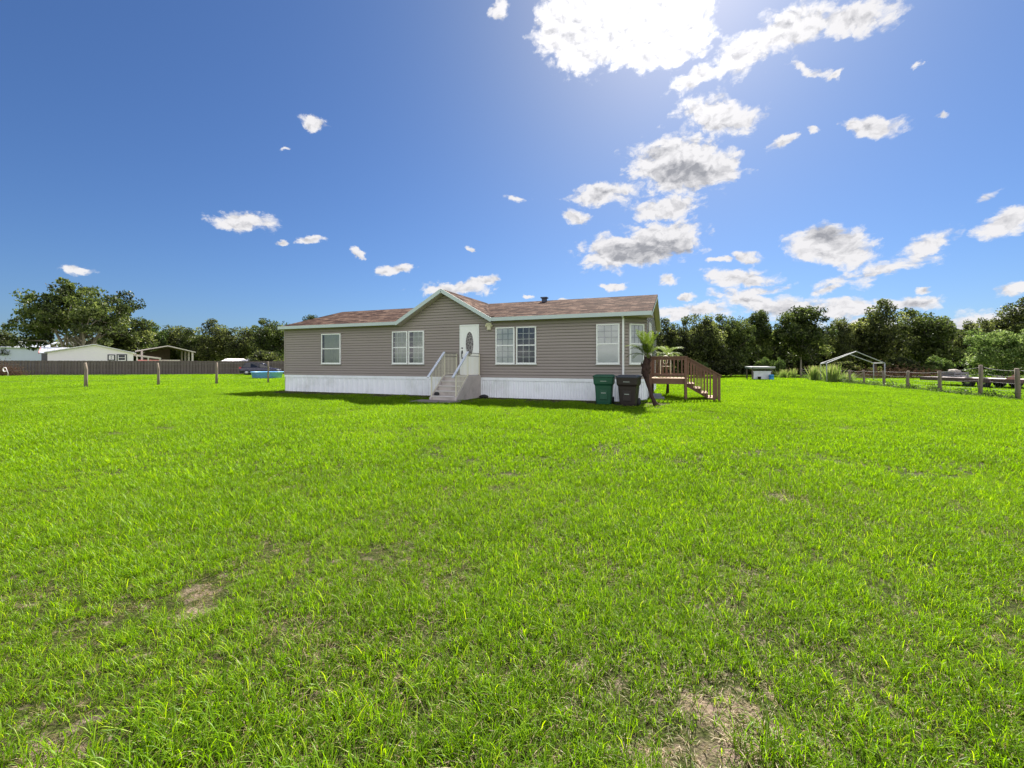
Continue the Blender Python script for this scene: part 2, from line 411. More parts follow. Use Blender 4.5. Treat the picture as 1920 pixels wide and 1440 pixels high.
    # thick cores read grey against the light
    cores = [(1215, 472, 125, 30, 6, 1.25), (1290, 325, 85, 36, 0, 1.0), (1225, 292, 40, 18, 0, .6), (1545, 445, 50, 26, 0, .95), (1135, 366, 34, 14, 0, .6),
             (1405, 562, 70, 12, 0, .6), (1480, 590, 90, 14, 0, .6), (1860, 605, 100, 14, 8, .6), (1720, 567, 60, 9, 0, .5), (1350, 235, 60, 14, 0, .25), (465, 420, 50, 9, 0, .3)]
    k = field(cores, Q)
    n2 = nz(26, 6, .6, (1.3, 9.1, 0)).outputs['Fac']
    kd = N(nt, 'ShaderNodeMapRange'); kd.interpolation_type = 'SMOOTHSTEP'; L(mth('MULTIPLY_ADD', mth('SUBTRACT', n2, .5), .9, k), kd.inputs[0])
    kd.inputs[1].default_value = 0; kd.inputs[2].default_value = .75
    thick = N(nt, 'ShaderNodeMapRange'); L(den, thick.inputs[0]); thick.inputs[1].default_value = .3; thick.inputs[2].default_value = 1.3; thick.inputs[4].default_value = .26
    n3 = nz(34, 6, .62, (5.3, 4.1, 0)).outputs['Fac']
    grey = mth('ADD', mth('MULTIPLY_ADD', kd.outputs[0], .66, relief), mth('MULTIPLY', thick.outputs[0], mth('MULTIPLY_ADD', n3, 3, -.7, True)), None, True)
    # forward scattering: clouds close to the sun are brighter
    dt = N(nt, 'ShaderNodeVectorMath', operation='DOT_PRODUCT'); L(tc.outputs['Generated'], dt.inputs[0])
    gd = Vector((sin(R(19)) * cos(R(42)), cos(R(19)) * cos(R(42)), sin(R(42)))); dt.inputs[1].default_value = gd
    fw = mth('POWER', mth('MAXIMUM', dt.outputs['Value'], 0), 60)
    cc = mix_col(nt, grey, (.90, .89, .91), (.36, .37, .41))
    cs = N(nt, 'ShaderNodeVectorMath', operation='SCALE'); L(cc, cs.inputs[0]); L(mth('MULTIPLY_ADD', fw, .85, 1.0), cs.inputs['Scale'])
    cscale = N(nt, 'ShaderNodeVectorMath', operation='SCALE'); L(cs.outputs[0], cscale.inputs[0]); L(mth('MULTIPLY_ADD', back, (FILLCLOUD - CLOUD) / SK, CLOUD / SK), cscale.inputs['Scale'])
    tint = N(nt, 'ShaderNodeVectorMath', operation='MULTIPLY'); L(sky.outputs[0], tint.inputs[0]); 
    fw2 = mth('POWER', mth('MAXIMUM', dt.outputs['Value'], 0), 14)      # haze round the sun scatters all colours alike
    L(mix_col(nt, fw2, SKYTINT, (.25, .262, .29)), tint.inputs[1])
    fin = mix_col(nt, alpha, tint.outputs[0], cscale.outputs[0])
    L(fin, bg.inputs[0])
    w.cycles.sampling_method = 'MANUAL'; w.cycles.sample_map_resolution = 512
CLOUD = .33
FILLCLOUD = .85
SKYTINT = (.186, .256, .362)
build_world()
vs = scene.view_settings; vs.view_transform = 'Standard'; vs.look = 'None'; vs.gamma = 1; vs.exposure = 1.6; vs.use_curve_mapping = False
scene.cycles.max_bounces = 8; scene.cycles.diffuse_bounces = 4; scene.cycles.transparent_max_bounces = 12
scene.cycles.use_denoising = True
#PART2
# ================================================================== the mobile home
HA = Vector((-11.47, 21.54, 0)); HROT = math.atan2(-.363, .932)
HM = Matrix.Translation(HA) @ Matrix.Rotation(HROT, 4, 'Z')
def HP(u, v, z=0): return HM @ Vector((u, v, z))
house = empty('mobile_home', HA, HROT, 'long single storey mobile home with taupe siding, white skirting and brown shingle roof', 'house')
LEN, DEP, CH = 17.4, 8.1, .75
ZS, ZE = .82, 3.12             # siding from / to
SL = .283                      # main roof slope

def siding(mb, p0, d, xr, z0, z1, h=.117):
    o = (d[1], -d[0]); z = z0
    def P(x, z, off): return (p0[0] + d[0] * x + o[0] * off, p0[1] + d[1] * x + o[1] * off, z)
    while z < z1 - .005:            # one lap per course, an open slot under each butt edge
        zb = min(z + h, z1); a0, b0 = xr(z); a1, b1 = xr(zb)
        if b0 - a0 < .01: break
        if b1 < a1: a1 = b1 = (a1 + b1) / 2
        zt = zb - .019 if zb < z1 else zb
        mb.add([P(a0, z, -.03), P(b0, z, -.03), P(b0, z, .016), P(a0, z, .016), P(b0, z + .012, .018), P(a0, z + .012, .018), P(b1, zt, .004), P(a1, zt, .004), P(b1, zt, -.03), P(a1, zt, -.03), P(b1, zb, -.03), P(a1, zb, -.03)],
               [(0, 1, 2, 3), (3, 2, 4, 5), (5, 4, 6, 7), (7, 6, 8, 9), (9, 8, 10, 11)])
        z = zb
sw = MB()
S2 = math.sqrt(.5)
siding(sw, (0, 0), (1, 0), lambda z: (0, LEN - CH), ZS, ZE)
siding(sw, (9.25, 0), (1, 0), lambda z: (-(4.40 - z) / .575, (4.40 - z) / .575), ZE, 4.38)
siding(sw, (LEN - CH, 0), (S2, S2), lambda z: (0, CH / S2), ZS, ZE)
def side_x(z):
    if z <= 3.2: return (0, DEP - CH)
    t = (z - 3.2) / SL
    return (max(0, t - CH), min(DEP - CH, DEP - t - CH))
siding(sw, (LEN, CH), (0, 1), side_x, ZS, 4.3)
def side_l(z):
    t = max(0, (z - 3.2) / SL); return (t, DEP - t)
siding(sw, (0, DEP), (0, -1), side_l, ZS, 4.3)
siding(sw, (LEN, DEP), (-1, 0), lambda z: (0, LEN), ZS, 3.2)
sw.build('siding_wall', M['siding'], house, fix=False)
# skirting: ribbed panels under a flat band
def ribs(mb, p0, d, L, z0, z1, pitch, depth=.028):
    o = (d[1], -d[0]); x = 0; pts = []
    while x < L - 1e-3:
        e = min(x + pitch, L)
        pts += [(x, 0), (x + (e - x) * .70, 0), (x + (e - x) * .76, depth), (x + (e - x) * .94, depth)]
        x = e
    pts.append((L, 0))
    n = len(pts); vs = [(p0[0] + d[0] * a + o[0] * b, p0[1] + d[1] * a + o[1] * b, z) for z in (z0, z1) for a, b in pts]
    mb.add(vs, [(i, i + 1, n + i + 1, n + i) for i in range(n - 1)])
sk = MB()
ribs(sk, (0.02, .02), (1, 0), 10.4, -.02, .72, .29)
ribs(sk, (10.42, .02), (1, 0), LEN - CH - 10.42, -.02, .72, .105)
ribs(sk, (LEN - CH, .02), (S2, S2), CH / S2, -.02, .72, .105)
ribs(sk, (LEN - .02, CH), (0, 1), DEP - CH, -.02, .72, .105)
ribs(sk, (LEN, DEP - .02), (-1, 0), LEN, -.02, .72, .29)
ribs(sk, (.02, DEP), (0, -1), DEP, -.02, .72, .29)
sk.build('skirting', M['skirt'], house, fix=False)
sb = MB()
sb.box(0, LEN - CH - .01, -.012, .03, .70, ZS - .003)
cm = Matrix.Translation((LEN - CH, 0, 0)) @ Matrix.Rotation(R(45), 4, 'Z')
sb.box(.0, CH / S2, -.012, .03, .70, ZS - .003, cm)
sb.box(LEN - .03, LEN + .012, CH, DEP, .70, ZS - .003)
sb.build('skirting_band', M['skirt'], house)
# roof
def slab(mb, quad, th):
    q = [Vector(p) for p in quad]; n = (q[1] - q[0]).cross(q[3] - q[0]).normalized()
    if n.z < 0: n = -n
    mb.add(q + [p - n * th for p in q], [(0, 1, 2, 3), (7, 6, 5, 4), (0, 4, 5, 1), (1, 5, 6, 2), (2, 6, 7, 3), (3, 7, 4, 0)])
rf = MB(); uvs = []
def zr(v): return 3.215 + SL * (v + .3)
UL, UR, VR = -.09, 17.66, 4.05
for a, b, v0 in ((UL, 7.0, -.32), (7.0, 11.52, .12), (11.52, UR, -.32)):
    slab(rf, [(a, v0, zr(v0)), (b, v0, zr(v0)), (b, VR, zr(VR)), (a, VR, zr(VR))], .07)
slab(rf, [(UR, 8.42, zr(VR) - SL * 4.37), (UL, 8.42, zr(VR) - SL * 4.37), (UL, VR, zr(VR) + .001), (UR, VR, zr(VR) + .001)], .07)
GU, GZ, GS = 9.25, 4.52, .575
def gz(u): return GZ - GS * abs(u - GU)
slab(rf, [(6.98, -.34, gz(6.98)), (GU, -.34, GZ), (GU, 4.3, GZ), (6.98, 4.3, gz(6.98))], .06)
slab(rf, [(GU, -.34, GZ + .001), (11.54, -.34, gz(11.54)), (11.54, 4.3, gz(11.54)), (GU, 4.3, GZ + .001)], .06)
roof = rf.build('roof', M['shingle'], house)
me = roof.data; uvl = me.uv_layers.new(name='UVMap')
for p in me.polygons:
    n = p.normal
    for li in p.loop_indices:
        c = me.vertices[me.loops[li].vertex_index].co
        if abs(n.x) > .3 and n.z > .3: uvl.data[li].uv = (c.y, c.x * 1.15 + 40)
        else: uvl.data[li].uv = (c.x, c.y * 1.04)
# ridge caps, fascia, soffit
fc = MB()
fc.box(UL, 7.02, -.345, -.322, 3.085, 3.225); fc.box(11.49, UR, -.345, -.322, 3.085, 3.225)
for s in (-1, 1):
    a = Vector((GU, -.357, GZ - .075)); b = Vector((GU + s * 2.31, -.357, GZ - .075 - GS * 2.31))
    fc.bar(a, b, .022, .15, up=(0, 0, 1))
for u in (UR - .012, UL + .012):
    fc.bar((u, -.345, zr(-.345) - .085), (u, VR, zr(VR) - .085), .024, .14)
    fc.bar((u, 8.42, zr(VR) - SL * 4.37 - .085), (u, VR, zr(VR) - .085), .024, .14)
fc.build('fascia', M['fascia'], house)
sf = MB()
sf.box(UL, 7.0, -.32, -.0, 3.092, 3.112); sf.box(11.5, UR, -.32, -.0, 3.092, 3.112)
sf.prism([(LEN - CH - .02, -.0), (UR, -.0), (UR, CH), (LEN, CH)], 3.094, 3.112, 'z')
for s in (-1, 1):
    sf.bar((GU, -.165, GZ - .16), (GU + s * 2.25, -.165, GZ - .16 - GS * 2.25), .33, .02)
sf.bar((UR - .12, -.3, zr(-.3) - .13), (UR - .12, VR, zr(VR) - .13), .22, .02); sf.bar((UR - .12, 8.4, zr(-.3) - .13), (UR - .12, VR, zr(VR) - .13), .22, .02)
sf.build('soffit', M['soffit'], house)
rv = MB(); rz = zr(3.62)
vm = Matrix.Translation((12.56, 3.62, rz)) @ Matrix.Scale(.82, 4)
rv.box(-.13, .13, -.12, .12, -.06, .20, vm); rv.box(-.19, .19, -.18, .18, .20, .27, vm); rv.box(-.22, .22, -.2, .2, -.045, -.03, vm)
rv.build('roof_vent', M['ventmetal'], roof, bevel=.01)
ct = MB(); ct.box(-.02, .06, -.022, .03, ZS, 3.09); ct.build('corner_trim', M['siding'], house)
ct = MB(); ct.box(LEN - .012, LEN + .022, CH - .03, CH + .06, ZS, 3.09); ct.build('corner_trim', M['siding'], house)
dp = MB(); dp.box(LEN - CH - .035, LEN - CH + .035, -.075, -.02, .74, 3.06); dp.bar((LEN - CH, -.05, 3.03), (LEN - CH, -.29, 3.085), .065, .05)
dp.build('downspout', M['downpipe'], house, bevel=.008)
# windows
def window(x0, x1, z0, z1, wm, cols, rows_up, rows_lo, cover='blind', shade=None, gridmat='trim'):
    fr = MB(); b = .05
    fr.box(x0, x1, -.075, -.017, z0, z0 + b); fr.box(x0, x1, -.075, -.017, z1 - b, z1)
    fr.box(x0, x0 + b, -.075, -.017, z0 + b, z1 - b); fr.box(x1 - b, x1, -.075, -.017, z0 + b, z1 - b)
    zm = (z0 + z1) / 2
    fr.box(x0 + b, x1 - b, -.066, -.03, zm - .022, zm + .022)
    fr.box(x0 - .02, x1 + .02, -.09, -.017, z0 - .03, z0 - .001)
    o = fr.build('window', M['trim'], house); o.matrix_local = wm
    g = MB(); w = (x1 - x0 - 2 * b)
    for k in range(1, cols): 
        x = x0 + b + w * k / cols
        if rows_lo: g.box(x - .013, x + .013, -.052, -.043, z0 + b, zm - .022)
        g.box(x - .013, x + .013, -.052, -.043, zm + .022, z1 - b)
    for za, zb, rr in ((z0 + b, zm - .022, rows_lo), (zm + .022, z1 - b, rows_up)):
        for k in range(1, rr): 
            z = za + (zb - za) * k / rr
            g.box(x0 + b, x1 - b, -.0505, -.0445, z - .012, z + .012)
    if g.v: g.build('muntin_grid', M[gridmat], o)
    p = MB(); p.add([(x0 + b, -.056, z0 + b), (x1 - b, -.056, z0 + b), (x1 - b, -.056, z1 - b), (x0 + b, -.056, z1 - b)], [(0, 1, 2, 3)])
    p.build('pane', M['pane'], o, fix=False)
    bk = MB(); bk.box(x0 + b, x1 - b, -.020, -.0185, z0 + b, z1 - b); bk.build('window_back', M['room'], o)  # dark sheet stands in for the unlit room behind the pane
    c = MB()
    if cover == 'blind':
        z = z1 - b - .01; zb_ = z0 + b if shade is None else z0 + b + (z1 - z0) * shade
        while z > zb_: c.add([(x0 + b, -.034, z), (x1 - b, -.034, z), (x1 - b, -.026, z - .034), (x0 + b, -.026, z - .034)], [(3, 2, 1, 0)]); z -= .0345
        c.build('blind', M['blind'], o, fix=False)
    elif cover == 'curtain':
        for xa, xb in shade or [(0, 1)]:
            n = 60; vs = []; xa, xb = x0 + b + w * xa, x0 + b + w * xb
            for k in range(n + 1):
                x = xa + (xb - xa) * k / n; y = -.030 + .006 * sin(k * .9 + x0 * 5) + .003 * sin(k * .37)
                vs += [(x, y, z0 + b), (x + .012 * sin(k * .5), y, z1 - b)]
            c.add(vs, [(2 * k, 2 * k + 2, 2 * k + 3, 2 * k + 1) for k in range(n)], True)
        c.build('curtain', M['curtain'], o, fix=False)
    return o
I4 = Matrix.Identity(4)
Z0, Z1 = 1.375, 2.845
window(2.46, 3.63, Z0, 2.81, I4, 1, 1, 1, 'curtain', [(.10, 1)])
window(6.57, 7.38, Z0, 2.815, I4, 3, 3, 3, 'curtain', [(.12, .98)])
window(7.44, 8.23, Z0, 2.815, I4, 3, 3, 3, 'curtain', [(.25, 1)])
window(11.62, 12.44, Z0, Z1, I4, 3, 3, 3, 'blind', None, 'gridgrey')
window(12.51, 13.34, Z0, Z1, I4, 3, 3, 3, 'none')
window(15.68, 16.52, Z0, Z1, I4, 3, 3, 0, 'blind', None, 'gridgrey')
window(.24, .90, Z0, Z1, cm, 3, 3, 0, 'blind', None, 'gridgrey')
# front door
fd = MB(); DX0, DX1, DZ0, DZ1 = 9.98, 10.87, .93, 3.0
fd.box(DX0 + .05, DX1 - .05, -.045, -.017, DZ0 + .02, DZ1 - .05)
door = fd.build('front_door', M['trim'], house, bevel=.006)
dt = MB()
dt.box(DX0, DX0 + .05, -.065, -.017, DZ0, DZ1); dt.box(DX1 - .05, DX1, -.065, -.017, DZ0, DZ1); dt.box(DX0 + .05, DX1 - .05, -.065, -.017, DZ1 - .05, DZ1); dt.box(DX0 + .05, DX1 - .05, -.075, -.017, DZ0 - .02, DZ0 + .02)
dt.build('door_frame', M['trim'], door)
dcx, dcz = (DX0 + DX1) / 2 + .015, 2.20
def oval(mb, rx, rz, y0, y1, ring=0):
    n = 40
    if not ring:
        mb.prism([(dcx + rx * cos(2 * pi * k / n), dcz + rz * sin(2 * pi * k / n)) for k in range(n)], y0, y1, 'y')
    else:
        for k in range(n):
            a, b = 2 * pi * k / n, 2 * pi * (k + 1) / n
            q = [(rx * cos(a), rz * sin(a)), (rx * cos(b), rz * sin(b)), ((rx + ring) * cos(b), (rz + ring) * sin(b)), ((rx + ring) * cos(a), (rz + ring) * sin(a))]
            mb.prism([(dcx + p, dcz + z) for p, z in q], y0, y1, 'y')
ov = MB(); oval(ov, .175, .50, -.052, -.046); ov.build('oval_pane', M['leaded'], door)
orr = MB(); oval(orr, .177, .502, -.06, -.046, .03); oval(orr, .27, .60, -.050, -.046, .012); orr.build('oval_moulding', M['trim'], door)
hd = MB(); hx = DX0 + .115
ym = lambda x, z: Matrix.Translation((x, -.045, z)) @ Matrix.Rotation(R(90), 4, 'X')
hd.lathe([(.032, 0), (.032, .02), (.018, .026)], 14, ym(hx, 2.03))
hd.box(hx - .03, hx + .03, -.06, -.045, 1.80, 1.93); hd.tube([(hx, -.06, 1.88), (hx, -.10, 1.84), (hx, -.10, 1.68), (hx, -.055, 1.62)], .014, 8)
hd.box(hx - .02, hx + .02, -.06, -.045, 1.58, 1.64)
hd.build('handle_set', M['black'], door)
# cream porch lamp right of the door, under the eave
pl = MB(); lx = 11.33
pl.box(lx - .085, lx + .085, -.10, -.017, 2.76, 2.98); pl.prism([(lx - .13, 2.96), (lx + .13, 2.96), (lx + .09, 3.04), (lx - .09, 3.04)], -.13, -.017, 'y')
pl.tube([(lx - .07, -.06, 2.93), (lx - .15, -.12, 2.92)], [.035, .045], 10); pl.tube([(lx + .07, -.06, 2.93), (lx + .15, -.12, 2.92)], [.035, .045], 10)
pl.build('porch_lamp', M['brass'], house, bevel=.006)
# right gable wall: door, its frame, wall lantern
sd_ = MB(); sd_.box(LEN + .017, LEN + .04, 2.05, 2.85, .93, 2.95); sdo = sd_.build('side_door', M['trim'], house, bevel=.006)
sdf = MB()
for y in (1.97, 2.85): sdf.box(LEN + .017, LEN + .065, y, y + .08, .9, 3.03)
sdf.box(LEN + .017, LEN + .065, 2.05, 2.85, 2.95, 3.03); sdf.build('door_frame', M['trim'], sdo)
sh = MB(); sh.box(LEN + .04, LEN + .044, 2.2, 2.7, 2.0, 2.75); sh.build('door_pane', M['darkwin'], sdo)
wl = MB(); wl.box(LEN + .017, LEN + .04, 3.14, 3.24, 2.45, 2.68); wl.bar((LEN + .03, 3.19, 2.66), (LEN + .16, 3.19, 2.70), .02, .02)
wm_ = Matrix.Translation((LEN + .16, 3.19, 0))
wl.lathe([(.03, 2.36), (.06, 2.40), (.085, 2.62), (.11, 2.64), (.03, 2.72)], 6, wm_, False)
wl.build('wall_lantern', M['black'], house)

# ------------------------------------------------------------------ entry steps with railings
steps = empty('entry_steps', HP(10.4, -.03), HROT, 'grey concrete entry steps with cream iron railings at the front door', 'steps')
SX0, SX1 = -.60, .55      # local x; local y is 0 at the wall, negative outwards
st = MB(); LZ, LD, TR, NS = .90, 1.09, .235, 5
poly = [(-.0, 0), (-.0, LZ), (-LD, LZ)]
y, z = -LD, LZ
rise = LZ / NS
for k in range(NS - 1):
    z -= rise; poly += [(y, z), (y - TR, z)]; y -= TR
poly += [(y, 0)]
st.prism(poly, SX0 + .09, SX1 - .09, 'x')
for a, b in ((SX0, SX0 + .09), (SX1 - .09, SX1)):   # sloping side walls
    st.prism([(0, 0), (0, LZ + .003), (-LD - .03, LZ + .003), (y - .06, .10), (y - .06, 0)], a, b, 'x')
sto = st.build('step_block', M['concrete'], steps, bevel=.008)
nz_ = MB(); yy, zz = -LD, LZ
for k in range(NS):
    nz_.box(SX0 + .092, SX1 - .092, yy - .025, yy + .06, zz - .035, zz + .004)
    yy -= TR; zz -= rise
nz_.build('step_nosing', M['concretelight'], steps)
YB, ZB = y - .02, .10
def railing(x):
    rl = MB()
    top = lambda yy: 1.83 if yy > -LD else 1.83 + (yy + LD) * (LZ - ZB) / (abs(YB) - LD) * -1 * -1
    def bot(yy): return LZ if yy > -LD else LZ + (yy + LD) * (LZ - ZB) / (abs(YB) - LD)
    def tp(yy): return bot(yy) + .90
    for yy in (-.05, -LD + .02, YB + .03):
        rl.bar((x, yy, bot(yy) - .02), (x, yy, tp(yy) + .02), .032, .032)
    n = 9
    for k in range(1, n): 
        yy = -.05 + (-LD + .07) * k / n; rl.bar((x, yy, LZ + .06), (x, yy, 1.79), .013, .013)
    for k in range(1, n):
        yy = -LD + (YB + LD) * k / n; rl.bar((x, yy, bot(yy) + .05), (x, yy, tp(yy) - .03), .013, .013)
    rl.bar((x, -.05, LZ + .06), (x, -LD, LZ + .06), .02, .02)
    rl.bar((x, -LD, bot(-LD - .001) + .06), (x, YB, ZB + .06), .02, .02)
    o = rl.build('railing', M['ironcream'], steps)
    dk = MB(); dk.bar((x, -.03, 1.80), (x, -LD, 1.80), .03, .018); dk.bar((x, -.03, 1.68), (x, -LD, 1.68), .018, .018); dk.build('top_bar', M['black'], o)
    hr = MB(); hr.bar((x, -LD + .03, 1.84), (x, YB - .22, tp(YB) - .13), .085, .05); hr.build('handrail', M['railwhite'], o, bevel=.012)
railing(SX0 + .05); railing(SX1 - .05)
pad = MB(); pad.box(-.95, .75, -3.1, y - .07, -.02, .035); pd = pad.build('concrete_pad', M['path'], None, bevel=.01)
pd.location = HP(10.4, -.03); pd.rotation_euler = (0, 0, HROT); tag(pd, 'dirty flat concrete pad at the foot of the front steps', 'paving slab')
def lump(name, mat, rx, ry, rz, seed, sub=2):
    bm = bmesh.new(); bmesh.ops.create_icosphere(bm, subdivisions=sub, radius=1)
    r = random.Random(seed); ph = [r.uniform(0, 6) for _ in range(6)]
    for v in bm.verts:
        k = 1 + .16 * sin(3 * v.co.x + ph[0]) * cos(2.6 * v.co.y + ph[1]) + .12 * sin(4 * v.co.z + ph[2]) + r.uniform(-.04, .04)
        v.co = Vector((v.co.x * rx * k, v.co.y * ry * k, v.co.z * rz * k))
    me = bpy.data.meshes.new(name); bm.to_mesh(me); bm.free(); me.materials.append(mat)
    o = bpy.data.objects.new(name, me); COL.objects.link(o); return o
rk = lump('stone', M['rubber'], .17, .11, .09, 3); rk.location = HP(11.2, -.28, .06); rk.rotation_euler = (0, 0, HROT)
tag(rk, 'small dark stone on the grass beside the skirting, right of the front steps', 'stone')
rk2 = lump('flower_pot_saucer', M['rubber'], .11, .09, .07, 5); 
rk2.name = 'stone'; rk2.location = HP(10.4 - .38, -.03 - LD - TR * 3.5, .90 - rise * 4 + .06)
tag(rk2, 'small dark lump lying on the lowest concrete step', 'stone')

# ------------------------------------------------------------------ timber deck with stair on the right side
deck = empty('timber_deck', HP(LEN, 1.55), HROT, 'brown timber side deck with railing and a short stair going down to the right', 'deck')
PW, PD_, DZ = 1.42, 1.5, .80       # local x away from the wall, local y back
d = MB(); d.box(.06, PW, 0, .045, .60, DZ - .012); d.box(.06, PW, PD_ - .045, PD_, .60, DZ - .012); d.box(PW - .045, PW, .045, PD_ - .045, .60, DZ - .012); d.box(.06, .10, .045, PD_ - .045, .60, DZ - .012)
d.build('rim_joist', M['deckwood'], deck)
d = MB()
for k in range(10):
    y0 = -.02 + k * (PD_ + .04) / 10; d.box(.05, PW + .02, y0, y0 + .145, DZ - .01, DZ + .025)
d.build('deck_boards', M['deckboard'], deck)
for (x, yy, zt) in ((.10, -.05, 1.62), (PW - .045, -.05, 1.62), (.10, PD_ + .05, 1.62), (PW - .045, PD_ + .05, 1.62)):
    p = MB(); p.box(x - .045, x + .045, yy - .045, yy + .045, -.05, zt); p.build('deck_post', M['deckwood'], deck, bevel=.005)
def deck_rail(yy):
    r = MB(); r.box(.03, PW + .02, yy - .07, yy + .07, 1.625, 1.665); r.box(.146, PW - .092, yy - .02, yy + .02, 1.53, 1.62); r.box(.146, PW - .092, yy - .02, yy + .02, .90, .98)
    n = 8
    for k in range(n):
        x = .24 + (PW - .42) * k / (n - 1); r.box(x - .019, x + .019, yy - .058, yy - .021, .88, 1.60)
    r.build('deck_railing', M['deckwood'], deck)
deck_rail(-.05); deck_rail(PD_ + .05)
SXE = PW + 1.10
NT = 4; tr = .95 / NT; rs = DZ / (NT + .6)
for yy in (.12, PD_ - .16):
    s_ = MB(); poly = [(PW, DZ - .03), (PW, DZ - .30)]
    poly += [(PW + NT * tr - .1, 0.0), (PW + NT * tr + .02, 0.0)]
    for k in range(NT, 0, -1):
        zz = DZ - rs * k; poly += [(PW + tr * k, zz - .03), (PW + tr * (k - 1), zz - .03)] if k < NT + 1 else []
    s_.prism(poly, yy - .02, yy + .02, 'y'); s_.build('stringer', M['deckwood'], deck)
for k in range(1, NT + 1):
    zz = DZ - rs * k
    t = MB(); t.box(PW + tr * (k - 1) + .003, PW + tr * k + .02, .05, PD_ - .09, zz - .028, zz + .008); t.build('stair_tread', M['deckboard'], deck, bevel=.004)
for yy in (.06, PD_ - .10):
    for x in (SXE - .17, SXE):
        if x < SXE and yy > .5: continue
        p = MB(); p.box(x - .045, x + .045, yy - .045, yy + .045, -.05, .93 + (SXE - x) * .62); p.build('newel_post', M['deckwood'], deck, bevel=.005)
    r = MB(); a = Vector((PW - .03, yy, 1.64)); b = Vector((SXE + .09, yy, .93)); r.bar(a, b, .14, .04)
    r.bar(a + Vector((.03, 0, -.09)), b + Vector((-.06, 0, -.05)), .038, .10)
    n = 11
    for k in range(n):
        f = (k + .8) / (n + .6); x = a.x + (b.x - a.x) * f; zt = a.z + (b.z - a.z) * f
        zl = max(.10, DZ - .0 - (x - PW) * .78 - .15)
        r.box(x - .017, x + .017, yy - .055, yy - .02, zl, zt - .03)
    r.build('stair_railing', M['deckwood'], deck)

# arched cream chair on the deck
ch = empty('metal_chair', HP(LEN + .62, 2.55, DZ + .026), HROT, 'cream metal chair with arched back standing on the timber deck', 'chair')
c = MB()
arc = [(-.20, .18, .0)] + [(-.20, .18, .45)] + [(.20 * -cos(t), .18 + .02, .60 + .28 * sin(t)) for t in np.linspace(0, pi, 14)] + [(.20, .18, .45), (.20, .18, 0)]
c.tube(arc, .018, 7); c.build('backrest', M['ironcream'], ch)
c = MB(); c.tube([(0, .19, .45), (0, .2, .88)], .016, 6); c.tube([(.085 * cos(t), .195, .66 + .12 * sin(t)) for t in np.linspace(0, 2 * pi, 16)], .011, 6); c.build('back_splat', M['ironcream'], ch)
c = MB(); c.lathe([(.21, .43), (.215, .445), (.21, .46)], 20); c.build('seat', M['ironcream'], ch)
for x in (-.17, .17):
    c = MB(); c.tube([(x, -.15, .43), (x * 1.15, -.19, 0)], .013, 6); c.build('leg', M['ironcream'], ch)
# two blue grey pavers under the deck
b = MB(); b.box(-.21, .21, -.17, .17, 0, .13); o = b.build('paver', M['stone'], None, bevel=.012); o.location = HP(LEN + .40, 1.25); o.rotation_euler = (0, 0, HROT + .1); tag(o, 'wide blue grey paver on the grass under the deck, lower one of two', 'paver')
b = MB(); b.box(-.15, .15, -.13, .13, 0, .11); o = b.build('paver', M['stone'], None, bevel=.012); o.location = HP(LEN + .36, 1.27, .132); o.rotation_euler = (0, 0, HROT - .05); tag(o, 'smaller blue grey paver stacked on top of the wide paver under the deck', 'paver')

# ------------------------------------------------------------------ wheelie bins
def bin_(loc, rz, bodymat, label, lidmat):
    t = empty('wheelie_bin', loc, rz, label, 'bin', 'wheelie bins in front of the house')
    n = MB()
    def ring(w, dp, z, r=.05, n_=4):
        out = []
        for cx, cy, a0 in ((w - r, dp - r, 0), (-w + r, dp - r, 90), (-w + r, -dp + r, 180), (w - r, -dp + r, 270)):
            for k in range(n_ + 1):
                a = R(a0 + 90 * k / n_); out.append((cx + r * cos(a), cy + r * sin(a), z))
        return out
    prof = [(.235, .26, .03), (.25, .275, .12), (.285, .32, .66), (.29, .325, .665), (.325, .36, .72), (.335, .375, .93)]
    rings = [ring(w, dd, z) for w, dd, z in prof]; m_ = len(rings[0]); vs = [p for r_ in rings for p in r_]
    fs = [(i * m_ + k, i * m_ + (k + 1) % m_, (i + 1) * m_ + (k + 1) % m_, (i + 1) * m_ + k) for i in range(len(rings) - 1) for k in range(m_)]
    fs += [tuple(range(m_ - 1, -1, -1)), tuple(range((len(rings) - 1) * m_, len(rings) * m_))]
    n.add(vs, fs); 
    n.box(-.13, .13, -.322, -.27, .20, .52)       # front recess block
    body = n.build('body', bodymat, t, bevel=.006)
    s_ = MB(); s_.box(-.075, .075, -.335, -.323, .405, .42); s_.build('catch_bar', M['stamp'], body)
    s_ = MB(); s_.box(-.10, .10, -.379, -.372, .80, .812); s_.build('stamp_line', M['stamp'], body)
    l = MB(); l_r = [ring(.345, .385, .935, .06), ring(.355, .395, .95, .06), ring(.345, .385, .985, .06), ring(.27, .30, 1.02, .06)]
    vs = [p for r_ in l_r for p in r_]
    fs = [(i * m_ + k, i * m_ + (k + 1) % m_, (i + 1) * m_ + (k + 1) % m_, (i + 1) * m_ + k) for i in range(3) for k in range(m_)]
    fs += [tuple(range(m_ - 1, -1, -1)), tuple(range(3 * m_, 4 * m_))]
    l.add(vs, fs); l.build('lid', lidmat, t, bevel=.006)
    h = MB(); h.tube([(-.26, .36, .90), (-.26, .47, .95), (.26, .47, .95), (.26, .36, .90)], .018, 8); h.build('handle', lidmat, t)
    for x in (-.27, .27):
        w_ = MB(); w_.lathe([(.02, -.035), (.12, -.035), (.13, -.02), (.13, .02), (.12, .035), (.02, .035)], 20, Matrix.Translation((x, .27, .13)) @ Matrix.Rotation(R(90), 4, 'Y'))
        w_.build('wheel', M['rubber'], t)
    return t
gb = G(1133, 758.5); bin_(gb, HROT + R(4), M['bingreen'], 'green wheelie bin with green lid in front of the white skirting', M['bingreen'])
